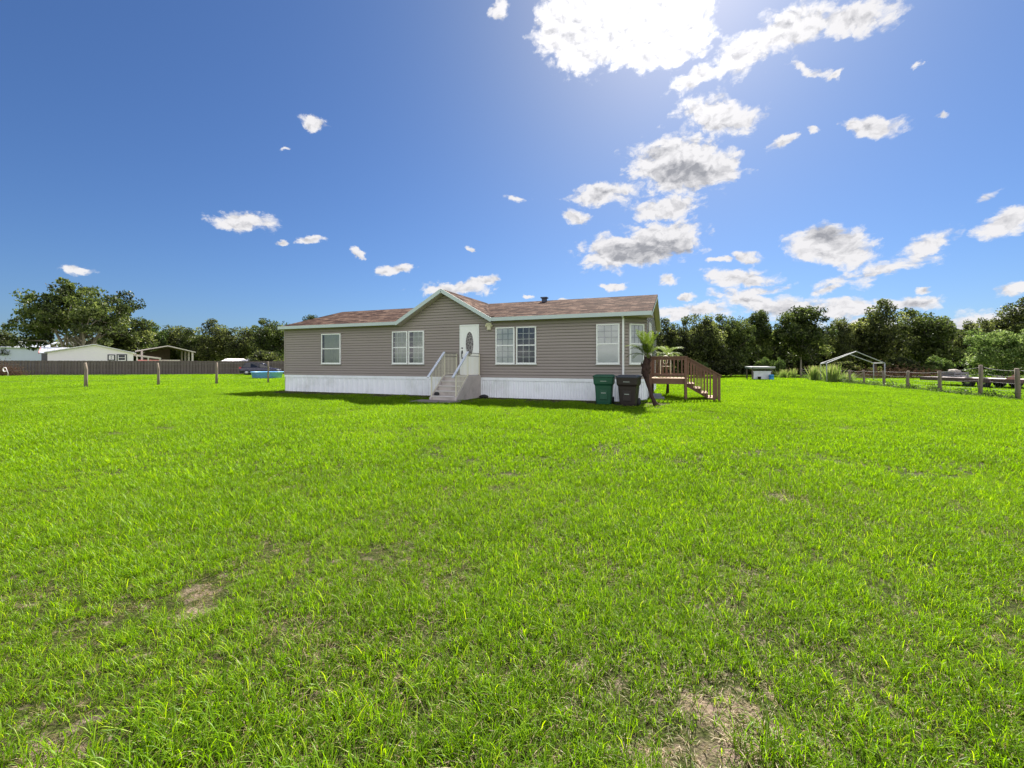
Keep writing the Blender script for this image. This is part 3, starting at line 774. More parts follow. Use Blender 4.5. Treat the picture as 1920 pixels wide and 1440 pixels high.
bb = G(1181, 762.5); bin_(bb + Vector((0, .12, 0)), HROT - R(6), M['binbrown'], 'dark brown wheelie bin with black lid between the green bin and the palm', M['binlid'])
#PART3
# ================================================================== foliage
M['leafdark'] = leaf_mat('dark olive leaves', [(0, (.018, .020, .011)), (.35, (.038, .048, .016)), (.7, (.092, .112, .030)), (1, (.20, .215, .068))], .42, .02, 1.9)
M['leafoak'] = leaf_mat('oak leaves', [(0, (.018, .021, .010)), (.4, (.037, .054, .014)), (.75, (.086, .116, .028)), (1, (.165, .19, .058))], .36, .02, 1.5)
M['leafmid'] = leaf_mat('mid green leaves', [(0, (.035, .055, .016)), (.5, (.075, .12, .028)), (1, (.17, .21, .06))], .4, .02, 1.5)
M['leafbright'] = leaf_mat('bright grey green leaves', [(0, (.055, .085, .026)), (.5, (.13, .19, .05)), (1, (.28, .33, .12))], .4, .02, 1.5)
M['reed'] = leaf_mat('tall grass blades', [(0, (.10, .15, .04)), (.5, (.17, .25, .05)), (.85, (.26, .30, .09)), (1, (.34, .26, .17))], .4, .06, 1.5)
M['dry'] = leaf_mat('dry brown brush', [(0, (.055, .032, .026)), (.5, (.10, .062, .045)), (1, (.18, .12, .08))], .25, .0, 1.1)
M['frond'] = leaf_mat('palm leaflets', [(0, (.05, .075, .012)), (.6, (.11, .16, .026)), (1, (.21, .25, .06))], .40, .015, 1.4)
M['frond2'] = leaf_mat('sunlit palm leaflets', [(0, (.07, .11, .025)), (.6, (.15, .20, .05)), (1, (.33, .34, .15))], .42, .04, 1.6)  # paler copy of the leaflets, sunlight put into the colour

def leaf_quads(rng, C, size, upbias=.7, asp=.55):
    n = len(C)
    nrm = rng.normal(size=(n, 3)); nrm[:, 2] += upbias; nrm /= np.linalg.norm(nrm, axis=1)[:, None]
    t = rng.normal(size=(n, 3)); a = np.cross(nrm, t); a /= np.linalg.norm(a, axis=1)[:, None]; b = np.cross(nrm, a)
    L = (size * rng.uniform(.6, 1.4, n))[:, None]
    V = np.stack([C - a * L * .5, C + b * L * asp * .5 - nrm * L * .06, C + a * L * .5, C - b * L * asp * .5 - nrm * L * .06], 1).reshape(-1, 3)
    return V, np.arange(n * 4).reshape(-1, 4)
def crown_points(rng, center, rad, nclump, per, cr, lobes=.28, shell=2.4, flat=.7, zmin=None, hollow=None):
    """clump centres spread through a lumpy ellipsoid; leaves gather round each clump's outside"""
    D = rng.normal(size=(nclump, 3)); D /= np.linalg.norm(D, axis=1)[:, None]
    k = rng.normal(size=(7, 3)) * 1.9; ph = rng.uniform(0, 6.28, 7)
    lob = 1 + lobes * np.sin(D @ k.T + ph).mean(1) * 2.2
    r = rng.uniform(0, 1, nclump) ** (1 / shell) * lob
    C = center + D * r[:, None] * rad
    if zmin is not None: C[:, 2] = np.maximum(C[:, 2], zmin + rng.uniform(0, .6, nclump))
    if hollow:      # open underside: the crown arches up over the limbs
        q = hollow[0] * (1 - .75 * (np.hypot(C[:, 0], C[:, 1]) / hollow[1]) ** 1.6); low = C[:, 2] < q; C[low, 2] = q[low] + rng.uniform(0, 2.5, low.sum())
    cs = cr * rng.uniform(.55, 1.35, nclump); ct = rng.uniform(-.3, .3, nclump)
    P = rng.normal(size=(nclump, per, 3)); P /= np.linalg.norm(P, axis=2)[..., None]
    P *= rng.uniform(.25, 1, (nclump, per, 1)) ** .6
    P[..., 2] *= flat
    pts = (C[:, None] + P * cs[:, None, None]).reshape(-1, 3)
    tint = (rng.beta(2.2, 2.6, (nclump, per)) + ct[:, None]).reshape(-1)
    return C, pts, np.clip(tint, 0, 1)
def tree_mesh(seed, Ht=10., Rw=4., z0=.25, tr=.25, nclump=80, per=110, cr=1.0, leaf=.22, mat='leafdark', bark='bark', limbs=14, stems=1, lobes=.28, shell=2.4, flat=.7, fork=.35, upbias=.7, hollow=0):
    rng = np.random.default_rng(seed)
    cen = np.array([0, 0, Ht * (1 + z0) / 2 - cr * .15]); rad = np.array([Rw - cr * .5, Rw - cr * .5, Ht * (1 - z0) / 2 - cr * .3])
    C, pts, tint = crown_points(rng, cen, rad, nclump, per, cr, lobes, shell, flat, hollow=(hollow * Ht, Rw) if hollow else None)
    V, Q = leaf_quads(rng, pts, leaf, upbias)
    crown = np_mesh('crown', V, Q, M[mat], {'tint': np.repeat(tint, 4)})
    t = MB(); forks = []
    for s in range(stems):
        a = 2 * pi * s / stems + rng.uniform(-.4, .4); sp = 0 if stems == 1 else Rw * .33
        top = Ht * (.62 if stems == 1 else .55)
        path = []
        for k in range(6):
            f = k / 5; path.append(Vector((cos(a) * sp * f ** 1.3 + rng.normal() * .05 * Rw * f + (0 if stems == 1 else cos(a) * tr * .8), sin(a) * sp * f ** 1.3 + rng.normal() * .05 * Rw * f + (0 if stems == 1 else sin(a) * tr * .8), top * f - (.15 if k == 0 else 0))))
        rr = [tr * (1.25 if k == 0 else 1 - .13 * k) * (1 if stems == 1 else .7) for k in range(6)]
        t.tube(path, rr, 8); forks.append((path, rr))
    order = rng.permutation(nclump)[:limbs]
    for q in order:
        path, rr = forks[rng.integers(len(forks))]
        c = Vector(C[q]); f = min(4.6, max(1.2, rng.uniform(fork, .9) * 5)); i = int(f)
        p0 = path[i].lerp(path[min(5, i + 1)], f - i); mid = p0.lerp(c, .5) + Vector((0, 0, .12 * (c - p0).length)) + Vector(rng.normal(size=3)) * .12
        t.tube([p0, p0.lerp(mid, .5) + Vector(rng.normal(size=3)) * .06, mid, mid.lerp(c, .6) + Vector(rng.normal(size=3)) * .1, c], [rr[i] * .55, rr[i] * .42, rr[i] * .3, rr[i] * .18, .02], 6)
    tk = t.build('trunk', M[bark], None); me = tk.data; bpy.data.objects.remove(tk)
    return me, crown, Ht, Rw
def put_tree(name, tm, loc, ht, width, rz, label, cat, group=None, depth=None):
    trunk, crown, h0, r0 = tm
    e = empty(name, loc, rz, label, cat, group)
    e.scale = (width / (2 * r0), (depth or width) / (2 * r0), ht / h0)
    for nm, me in (('trunk', trunk), ('crown', crown)):
        o = bpy.data.objects.new(nm, me); COL.objects.link(o); o.parent = e
    return e
def tree_px(name, tm, px, top, wpx, Y, rz, label, cat='tree', group=None):
    loc = Vector(((px - CX) / F * Y, Y, 0))
    return put_tree(name, tm, loc, H + (HY - top) / F * Y, wpx / F * Y, rz, label, cat, group)

T1 = tree_mesh(1, 9, 4, .10, .20, 160, 135, 1.0, .30, 'leafdark', 'bark', 14)
T2 = tree_mesh(2, 9, 4, .12, .18, 145, 135, 1.05, .30, 'leafoak', 'bark', 16, lobes=.38)
T3 = tree_mesh(3, 9, 3.6, .08, .18, 160, 135, 1.0, .30, 'leafdark', 'bark', 12, lobes=.34)
T4 = tree_mesh(4, 10, 3.6, .26, .13, 135, 130, 1.0, .29, 'leafoak', 'barkpale', 16, lobes=.4)
T5 = tree_mesh(5, 7, 3.6, .06, .14, 130, 120, .95, .28, 'leafmid', 'bark', 10)
TB = tree_mesh(6, 5, 3.0, .05, .08, 120, 150, .62, .17, 'leafbright', 'bark', 12, stems=3, lobes=.4)
BU = tree_mesh(7, 2, 1.3, .02, .03, 60, 100, .34, .13, 'leafmid', 'bark', 6, stems=3)
BUd = tree_mesh(8, 2.4, 1.6, .0, .03, 70, 100, .42, .19, 'leafdark', 'bark', 6, stems=3)
# the big spreading oak at the left
OAK = tree_mesh(21, 14, 10, .12, .50, 185, 150, 1.4, .42, 'leafoak', 'barkpale', 40, stems=4, lobes=.20, shell=2.6, flat=.55, fork=.3, hollow=.50)
tree_px('oak_tree', OAK, 146, 518, 208, 66, 2.3, 'large spreading oak with several pale limbs towering behind the white gabled house', 'tree')
GR = 'trees along the edge of the lawn'
for px, top, w, Y, rz, tm, nm, lab in (
    (5, 612, 58, 84, 0.3, T1, 'tree', 'dark tree at the far left edge, behind the pale blue building'),
    (232, 612, 92, 73, 1.2, T3, 'tree', 'dark bushy tree just right of the big oak, behind the white house door'),
    (283, 606, 62, 80, 2.2, T5, 'tree', 'lighter green round tree above the left eave of the open barn'),
    (325, 607, 84, 84, 3.3, T1, 'tree', 'dark broad tree behind the ridge of the open barn'),
    (372, 614, 66, 80, 4.4, T2, 'tree', 'tree rising behind the posts at the right end of the open barn'),
    (412, 608, 74, 76, 5.1, T3, 'tree', 'round olive tree directly behind the small low white shed'),
    (462, 609, 72, 74, 0.8, T1, 'tree', 'broad tree standing behind the parked dark car'),
    (512, 592, 78, 66, 2.7, T2, 'tree', 'taller olive tree just left of the mobile home roof corner'),
    (586, 586, 44, 60, 1.7, T4, 'tree', 'thin tree whose top pokes above the left slope of the mobile home roof'),
    (1262, 606, 74, 45, 3.6, T3, 'tree', 'dark tree half hidden by the right gable of the mobile home'),
    (1316, 583, 84, 44, 0.4, T1, 'tree', 'dark dense tree rising behind the deck stair'),
    (1370, 582, 78, 46, 1.9, T2, 'tree', 'dark tree with ragged crown between the deck stair and the small lean-to'),
    (1425, 577, 58, 50, 2.9, T4, 'tree', 'narrow tall tree directly behind the small lean-to with the blue barrel'),
    (1502, 569, 96, 46, 4.2, T4, 'tree', 'tallest rounded tree with a thin pale bare trunk, left of the canopy frame'),
    (1578, 590, 52, 48, 5.3, T1, 'tree', 'small crowned dark tree behind the peak of the canopy frame'),
    (1642, 573, 98, 47, 0.9, T3, 'tree', 'wide dark tree behind the right legs of the canopy frame'),
    (1742, 571, 104, 47, 2.4, T2, 'tree', 'wide dark tree with gaps in its top, above the left end of the flatbed trailer'),
    (1828, 592, 62, 50, 3.8, T1, 'tree', 'dark tree standing behind the pale leafy shrub on its left side'),
    (1896, 571, 104, 50, 5.8, T3, 'tree', 'dark tree at the far right edge rising above the pale leafy shrub'),
):
    tree_px(nm, tm, px, top, w, Y, rz, lab, 'tree', GR)
tree_px('leafy_shrub', TB, 1884, 607, 134, 33, .5, 'pale grey green leafy shrub behind the flatbed trailer at the right', 'shrub')
for px, top, w, Y, rz, tm, lab in (
    (1312, 672, 40, 42, .3, BU, 'light green bush at the wood edge seen above the deck stair rail'),
    (1363, 664, 60, 43, 1.4, BUd, 'dark bush at the wood edge right of the deck stair'),
    (1430, 664, 34, 43, 1.1, BU, 'pale green bush rising just behind the right end of the lean-to roof'),
    (1457, 665, 26, 42, 2.1, BU, 'bright green bush at the lawn edge right of the lean-to'),
    (1690, 668, 60, 42, 3.1, BUd, 'dark bush behind the wire fence right of the canopy frame'),
    (1760, 660, 50, 41, 4.1, BU, 'green bush at the wood edge above the left end of the trailer'),
    (1580, 676, 60, 44, 5.1, BUd, 'dark bush seen through the open canopy frame'),
    (268, 628, 50, 74, .9, BU, 'light green bush in front of the dark trees left of the open barn'),
    (500, 655, 70, 60, 2.9, BUd, 'dark bush behind the fence at the left corner of the mobile home'),
):
    tree_px('bush', tm, px, top, w, Y, rz, lab, 'bush', 'bushes at the edge of the wood')
# far wood: one mass behind both rows
def woods():
    rng = np.random.default_rng(5); P = []
    for x0, x1, y0, y1, hb, n in ((12, 90, 53, 62, 5.9, 24000), (-130, -22, 88, 100, 6.9, 26000)):
        x = rng.uniform(x0, x1, n); y = rng.uniform(y0, y1, n)
        top = hb * (.86 + .10 * np.sin(x * .55) + .07 * np.sin(x * 1.31 + 1) + .05 * np.sin(x * 2.7 + 2))
        P.append(np.stack([x, y, rng.uniform(0, 1, n) * top], 1))
    P = np.concatenate(P); V, Q = leaf_quads(rng, P, .85, .4, .7)
    me = np_mesh('woods', V, Q, M['leafdark'], {'tint': np.repeat(np.clip(rng.beta(2, 3.4, len(P)), 0, 1), 4)})
    o = bpy.data.objects.new('woods', me); COL.objects.link(o)
    tag(o, 'dark far wood closing the view behind the trees on both sides', 'wood', kind='stuff')
woods()

# ------------------------------------------------------------------ palms
def frond_mesh(L, e0, droop, seed, mat, nl=34, ll=.26):
    rng = np.random.default_rng(seed); V = []; Fq = []; T = []
    pts = []; p = np.array([0., 0, 0]); e = e0
    for k in range(nl + 1):
        pts.append(p.copy()); p = p + np.array([cos(e), 0, sin(e)]) * L / nl; e -= droop / nl * (0.4 + 1.2 * k / nl)
    for k in range(nl):
        a, b = pts[k], pts[k + 1]; w = .008 * (1 - .8 * k / nl); o = len(V)
        V += [a + [0, w, 0], a - [0, w, 0], b - [0, w, 0], b + [0, w, 0]]; Fq.append((o, o + 1, o + 2, o + 3)); T += [.75] * 4
    for k in range(4, nl):
        f = k / nl; l = ll * (sin(pi * min(1, f * .9 + .12)) ** .7) * rng.uniform(.85, 1.1); d = pts[min(nl, k + 1)] - pts[k]; d = d / np.linalg.norm(d)
        up = np.array([-d[2], 0, d[0]])
        for s in (-1, 1):
            dr = d * .62 + np.array([0, s * .8, 0]) + up * rng.uniform(.05, .3); dr /= np.linalg.norm(dr)
            m = pts[k] + dr * l * .5; tip = pts[k] + dr * l + np.array([0, 0, -.22 * l]); w = d * .011
            o = len(V); V += [pts[k] - w * .6, m - w, tip, m + w]; Fq.append((o, o + 1, o + 2, o + 3)); T += [float(np.clip(rng.normal(.5, .2), 0, 1))] * 4
    return np_mesh('frond', np.array(V), np.array(Fq), M[mat], {'tint': T})
def palm(name, loc, path, rad, L, mat, label, angs, boots=True):
    e = empty(name, loc, 0, label, 'palm')
    t = MB(); t.tube(path, rad, 12)
    if boots:
        rng = random.Random(4)
        for k in range(46):
            f = rng.uniform(.56, 1); i = min(len(path) - 2, int(f * (len(path) - 1))); q = f * (len(path) - 1) - i
            c = Vector(path[i]).lerp(Vector(path[i + 1]), q); r = rad[i] * (1 - q) + rad[i + 1] * q; a = rng.uniform(0, 2 * pi); dv = Vector((cos(a), sin(a), 0))
            t.tube([c + dv * r * .6, c + dv * (r + .025) + Vector((0, 0, .05)), c + dv * (r + .035) + Vector((0, 0, .11))], [.03, .024, .008], 5)
    t.build('trunk', M['palmbark'], e)
    ms = [frond_mesh(L, R(78), .7, 1, mat), frond_mesh(L, R(55), 1.5, 2, mat), frond_mesh(L, R(30), 1.7, 3, mat), frond_mesh(L * .9, R(5), 1.2, 4, mat)]
    for az, kind, sc in angs:
        o = bpy.data.objects.new('frond', ms[kind]); COL.objects.link(o); o.parent = e; o.location = path[-1]; o.rotation_euler = (0, 0, R(az)); o.scale = (sc,) * 3
    return e
pb = G(1228, 762)
rng_ = random.Random(12)
angs1 = [(200, 0, 1.12), (95, 0, 1.05), (320, 0, 1.0), (150, 0, 1.0), (185, 0, .9), (230, 0, 1.05), (270, 0, 1.05), (20, 0, .9), (60, 0, .95), (185, 1, 1.0), (215, 1, .9), (170, 2, .85), (140, 1, .8), (205, 2, .75), (0, 1, .8), (290, 1, .8), (330, 1, .75), (255, 2, .6)]
palm('palm', pb, [(.06, 0, -.03), (.0, 0, .10), (-.10, .0, .32), (-.17, .0, .55), (-.245, .02, .80), (-.285, .02, 1.0), (-.29, .02, 1.22), (-.27, .02, 1.42), (-.235, .02, 1.60)],
     [.14, .075, .058, .056, .064, .098, .13, .118, .075], .92, 'frond', 'young palm with a leaning curved trunk beside the dark brown bin', angs1)
p2 = HP(18.05, 4.7)
angs2 = [(20 * k + rng_.uniform(-8, 8), (1, 2, 1, 2, 3)[k % 5], rng_.uniform(.8, 1.05)) for k in range(18)]
palm('palm', p2, [(0, 0, -.02), (.02, 0, .5), (-.01, .0, 1.1), (0, 0, 1.75)], [.075, .05, .045, .05], .95, 'frond2', 'sunlit palm with arching pale fronds behind the timber deck', angs2, False)

# ------------------------------------------------------------------ left: fences and neighbours
pf = empty('privacy_fence', (-60, 48.5, 0), 0, 'long brown board privacy fence across the far left of the lawn', 'fence')
fa, fb = Vector((-66, 47.8, 0)), Vector((-28, 54.5, 0)); fd_ = (fb - fa); fl = fd_.length; fd_.normalize()
fm = Matrix.Translation(fa - Vector((-60, 48.5, 0))) @ Matrix.Rotation(math.atan2(fd_.y, fd_.x), 4, 'Z')
b = MB(); x = 0; k = 0; rr = random.Random(2)
while x < fl:
    y = -.045 if k % 2 else .02
    h = 1.72 - .06 * x / fl + rr.uniform(-.015, .015); b.box(x, x + .19, y - .012, y + .012, 0, h, fm); x += .165; k += 1
b.build('board_panel', M['fencewood'], pf)
b = MB()
for z in (.25, .85, 1.45): b.box(0, fl, -.03, .005, z, z + .085, fm)
b.build('rail', M['fencewood'], pf)
x = 0
while x < fl:
    b = MB(); b.box(x - .05, x + .05, .035, .13, 0, 1.66, fm); b.build('post', M['fencewood'], pf); x += 2.7

def wire_fence(name, label, posts, heights, rads, levels, sag, mesh_to=None, tint='postwood'):
    e = empty(name, posts[0], 0, label, 'fence'); o = Vector(posts[0]); rg = random.Random(9)
    for p, h, r in zip(posts, heights, rads):
        q = Vector(p) - o; m = MB(); j = lambda s: Vector((rg.uniform(-s, s), rg.uniform(-s, s), 0))
        m.tube([q + Vector((0, 0, -.1)), q + j(.01) + Vector((0, 0, h * .35)), q + j(.03) + Vector((0, 0, h * .7)), q + j(.05) + Vector((0, 0, h))], [r * 1.06, r, r * .96, r * .9], 9)
        m.build('post', M[tint], e)
    for lv in levels:
        m = MB()
        for i in range(len(posts) - 1):
            a, c = Vector(posts[i]) - o, Vector(posts[i + 1]) - o
            za, zc = min(heights[i] - .05, lv * heights[i]), min(heights[i + 1] - .05, lv * heights[i + 1]); sg = sag * rg.uniform(.3, 1.3)
            pts = [a.lerp(c, f) + Vector((0, 0, za * (1 - f) + zc * f - sg * 4 * f * (1 - f))) - Vector((.0, rads[i], 0)) for f in np.linspace(0, 1, 9)]
            m.tube(pts, .004 if lv < .9 else .006, 4, False)
        m.build('wire', M['wire'], e)
    if mesh_to:
        m = MB()
        for i in range(len(posts) - 1):
            a, c = Vector(posts[i]) - o, Vector(posts[i + 1]) - o; n = 14
            for k in range(1, n):
                q = a.lerp(c, k / n); m.bar(q, q + Vector((0, 0, mesh_to)), .004, .004, (0, 1, 0))
        m.build('wire_mesh', M['wire'], e)
    return e
lp = [G(-110, 731), G(20, 728.5)] + [G(161, 726), G(297, 722.5), G(406, 720.5), G(503, 718)]
lp = lp[2:]; lp.append(lp[-1] + (lp[-1] - lp[-2]) * 1.0); lp.insert(0, lp[0] - Vector((3.4, -1.5, 0)) * 1.0 + Vector((-1.6, -3.2, 0)))
wire_fence('wire_fence', 'low wire fence on weathered posts in front of the brown privacy fence', lp, [1.4, 1.43, 1.42, 1.44, 1.52, 1.45], [.075, .085, .07, .075, .055, .07], (.95, .72, .5, .28), .03)

def gable(mb, rb, X0, X1, XA, Y0, Y1, zl, zr_, za, oh=.3, th=.12):
    """gabled block with its gable end facing the viewer: walls into mb, roof into rb"""
    mb.prism([(X0, 0), (X0, zl), (XA, za), (X1, zr_), (X1, 0)], Y0, Y1, 'y')
    sl_, sr = (za - zl) / (XA - X0), (za - zr_) / (X1 - XA)
    rb.prism([(X0 - oh, zl - sl_ * oh + .02), (XA, za + .02), (XA, za + .02 + th), (X0 - oh, zl - sl_ * oh + th + .02)], Y0 - oh, Y1 + oh, 'y')
    rb.prism([(XA + .001, za + .02), (X1 + oh, zr_ - sr * oh + .02), (X1 + oh, zr_ - sr * oh + th + .02), (XA + .001, za + .02 + th)], Y0 - oh, Y1 + oh, 'y')
def facing(px, D):
    """frame of a building whose gable end looks at the viewer: root point, turn, and photo pixel -> local (x, z)"""
    th = math.atan((px - CX) / F); X, Y = D * sin(th), D * cos(th)
    def lx(p, q=None, dep=0):
        x = (D + dep) * math.tan(math.atan((p - CX) / F) - th); Yp = (D + dep) * cos(th) - x * sin(th)
        return x if q is None else (x, H - (q - HY) / F * Yp)
    return Vector((X, Y, 0)), -th, lx
loc_, rz_, lx = facing(177, 80)
wh = empty('white_house', loc_, rz_, 'white low gabled house with metal roof beyond the brown privacy fence', 'house')
b, r_ = MB(), MB()
xa, za = lx(177, 647); x0, zl = lx(89, 660.5); x1, zr2 = lx(250, 662.5)
gable(b, r_, x0, x1, xa, 0, 8, zl, zr2, za)
b.build('wall', M['whitewall'], wh); r_.build('roof', M['whiteroof'], wh)
xw, zw = lx(71, 661); zw2 = lx(72, 649)[1]
b = MB(); b.box(xw + .5, x0, 2.0, 7.0, 0, zw - .05); b.build('wing_wall', M['whitewall'], wh)
b = MB(); xe = lx(150); slab(b, [(xw, 1.6, zw), (xe, 1.6, zw), (xe, 4.5, zw2), (xw, 4.5, zw2)], .1); slab(b, [(xw, 7.4, zw), (xe, 7.4, zw), (xe, 4.5, zw2 - .001), (xw, 4.5, zw2 - .001)], .1)
k = xw + .1
while k < xe: b.bar((k, 1.6, zw + .02), (k, 4.5, zw2 + .02), .05, .03); k += .6
b.build('wing_roof', M['greyroof'], wh)
b = MB(); b.bar((xw - .03, 1.55, zw - .05), (xw - .03, 4.5, zw2 - .05), .06, .22); b.bar((xw - .03, 7.45, zw - .05), (xw - .03, 4.5, zw2 - .05), .06, .22); b.build('gable_trim', M['redtrim'], wh)
def framed(p0, p1, q0, q1, w, name, inner, innermat):
    (xa_, zt), (xb_, zb) = lx(p0, q0), lx(p1, q1)
    b = MB(); b.box(xa_, xa_ + w, -.06, -.001, zb, zt); b.box(xb_ - w, xb_, -.06, -.001, zb, zt); b.box(xa_ + w, xb_ - w, -.06, -.001, zt - w, zt); b.box(xa_ + w, xb_ - w, -.06, -.001, zb, zb + w)
    o = b.build(name, M['darkwin'], wh); b = MB(); b.box(xa_ + w, xb_ - w, -.04, -.002, zb + w, zt - w); b.build(inner, M[innermat], o); return o, xa_, xb_, zb, zt
wf, xa_, xb_, zb, zt = framed(201.5, 216, 664.5, 676, .13, 'window', 'window_frame', 'whitewall')
b = MB(); xm, zm = (xa_ + xb_) / 2, (zb + zt) / 2
b.box(xa_ + .3, xb_ - .3, -.055, -.041, zm + .05, zt - .28); b.box(xa_ + .3, xb_ - .3, -.055, -.041, zb + .28, zm - .05); b.build('pane', M['darkwin'], wf)
df, xa_, xb_, zb, zt = framed(218.5, 238, 664, 684, .12, 'door', 'door_leaf', 'whitewall')
b = MB(); xm = (xa_ + xb_) / 2; zm = lx(228, 670.5)[1]; b.box(xm - .32, xm + .32, -.055, -.041, zm + .03, zm + .34); b.box(xm - .32, xm + .32, -.055, -.041, zm - .34, zm - .03); b.build('door_pane', M['darkwin'], df)
for q in (75, 86):
    b = MB(); x_ = lx(q); b.box(x_, x_ + .5, 1.94, 2.0, 1.5, 2.7) if q < 89 else None; b.build('window', M['darkwin'], wh)
# lean-to rails right of the white house
loc_, rz_, lx = facing(276, 81)
pg = empty('lean_to', loc_, rz_, 'pale open lean-to frame against the right side of the white gabled house', 'lean-to')
(xa, za), (xc, zc) = lx(250, 666), lx(302, 672.5)
b = MB(); b.bar((xa, 0, za), (xc, 0, zc), .1, .18); b.bar((xa, 3, za + .1), (xc, 3, zc + .1), .1, .18); b.build('rafter', M['palewood'], pg)
for q, tp_ in ((257, 667), (278, 669.5), (300, 672.3)):
    x_, z_ = lx(q, tp_); b = MB(); b.box(x_ - .08, x_ + .08, -.06, .06, 0, z_ - .05); b.build('post', M['palewood'], pg)
b = MB(); b.box(xa + .3, xc, 1.5, 1.6, 0, 1.9); b.build('back_boards', M['redtrim'], pg)
# open barn
loc_, rz_, lx = facing(315, 85)
ob = empty('open_barn', loc_, rz_, 'open sided barn with a shallow gabled roof on pale posts behind the privacy fence', 'barn')
A_, L_, R_ = lx(315, 648.5), lx(253.5, 658.5), lx(367, 660.5)
b = MB(); dep = 9
for p_, q_ in ((L_, A_), (A_, R_)):
    slab(b, [(p_[0], 0, p_[1]), (q_[0], 0, q_[1]), (q_[0], dep, q_[1]), (p_[0], dep, p_[1])], .1)
b.build('roof', M['darkwood'], ob)
b = MB()
for e_ in (L_, R_): b.bar((e_[0], -.03, e_[1]), (A_[0], -.03, A_[1]), .05, .15)
b.build('roof_edge', M['palewood'], ob)
b = MB(); b.prism([(L_[0] + .3, 0), (L_[0] + .3, L_[1] - .15), (A_[0], A_[1] - .15), (R_[0] - 3.2, R_[1] + .6), (R_[0] - 3.2, 0)], dep - .1, dep, 'y'); b.build('back_wall', M['darkwood'], ob)
for q, yy in ((361, .2), (354, 2.6), (347.5, 5.2), (341, 8.4), (266, .2)):
    x_ = lx(q, None, yy); zt = (L_[1] + (A_[1] - L_[1]) * (x_ - L_[0]) / (A_[0] - L_[0])) if x_ < A_[0] else (R_[1] + (A_[1] - R_[1]) * (x_ - R_[0]) / (A_[0] - R_[0]))
    b = MB(); b.box(x_ - .12, x_ + .12, yy, yy + .22, 0, zt - .12); b.build('post', M['palewood'], ob)
b = MB(); x0, zt = lx(300, 674.5); x1 = lx(338); b.box(x0, x1, .2, .3, zt - .25, zt); b.build('cross_rail', M['palewood'], ob)
# pale blue building at the far left
loc_, rz_, lx = facing(20, 128)
bl = empty('metal_building', loc_, rz_ * .72, 'pale blue metal building with low pale roof, far left behind the fence', 'building')
b = MB(); b.box(-16, 6.5, 0, 12, 0, 4.5); b.build('wall', M['bluewall'], bl)
b = MB(); slab(b, [(-16.3, -.4, 4.5), (6.9, -.4, 4.5), (6.9, 6, 5.9), (-16.3, 6, 5.9)], .12); slab(b, [(-16.3, 12.4, 4.5), (6.9, 12.4, 4.5), (6.9, 6, 5.899), (-16.3, 6, 5.899)], .12); b.build('roof', M['greyroof'], bl)
# small low white shed
loc_, rz_, lx = facing(440, 76)
ss = empty('low_shed', loc_, rz_ - .25, 'small low white shed with pale roof showing over the fence left of the car', 'shed')
b, r_ = MB(), MB(); x0, x1 = lx(409), lx(474)
b.prism([(0, 0), (0, 1.6), (1.8, 2.05), (3.6, 1.6), (3.6, 0)], x0 + .3, x0 + 4.6, 'x'); b.build('wall', M['whitewall'], ss)
slab(r_, [(x0, -.3, 1.56), (x0 + 4.9, -.3, 1.56), (x0 + 4.6, 1.8, 2.12), (x0 + .6, 1.8, 2.12)], .06); slab(r_, [(x0, 3.9, 1.56), (x0 + 4.9, 3.9, 1.56), (x0 + 4.6, 1.8, 2.119), (x0 + .6, 1.8, 2.119)], .06)
r_.box(x0 + 2.4, x1, -1.3, -.31, 1.50, 1.57); r_.build('roof', M['whiteroof'], ss)
for x in (x0 + 2.6, x1 - .1):
    b = MB(); b.box(x - .06, x + .06, -1.2, -1.1, 0, 1.5); b.build('porch_post', M['whitewall'], ss)

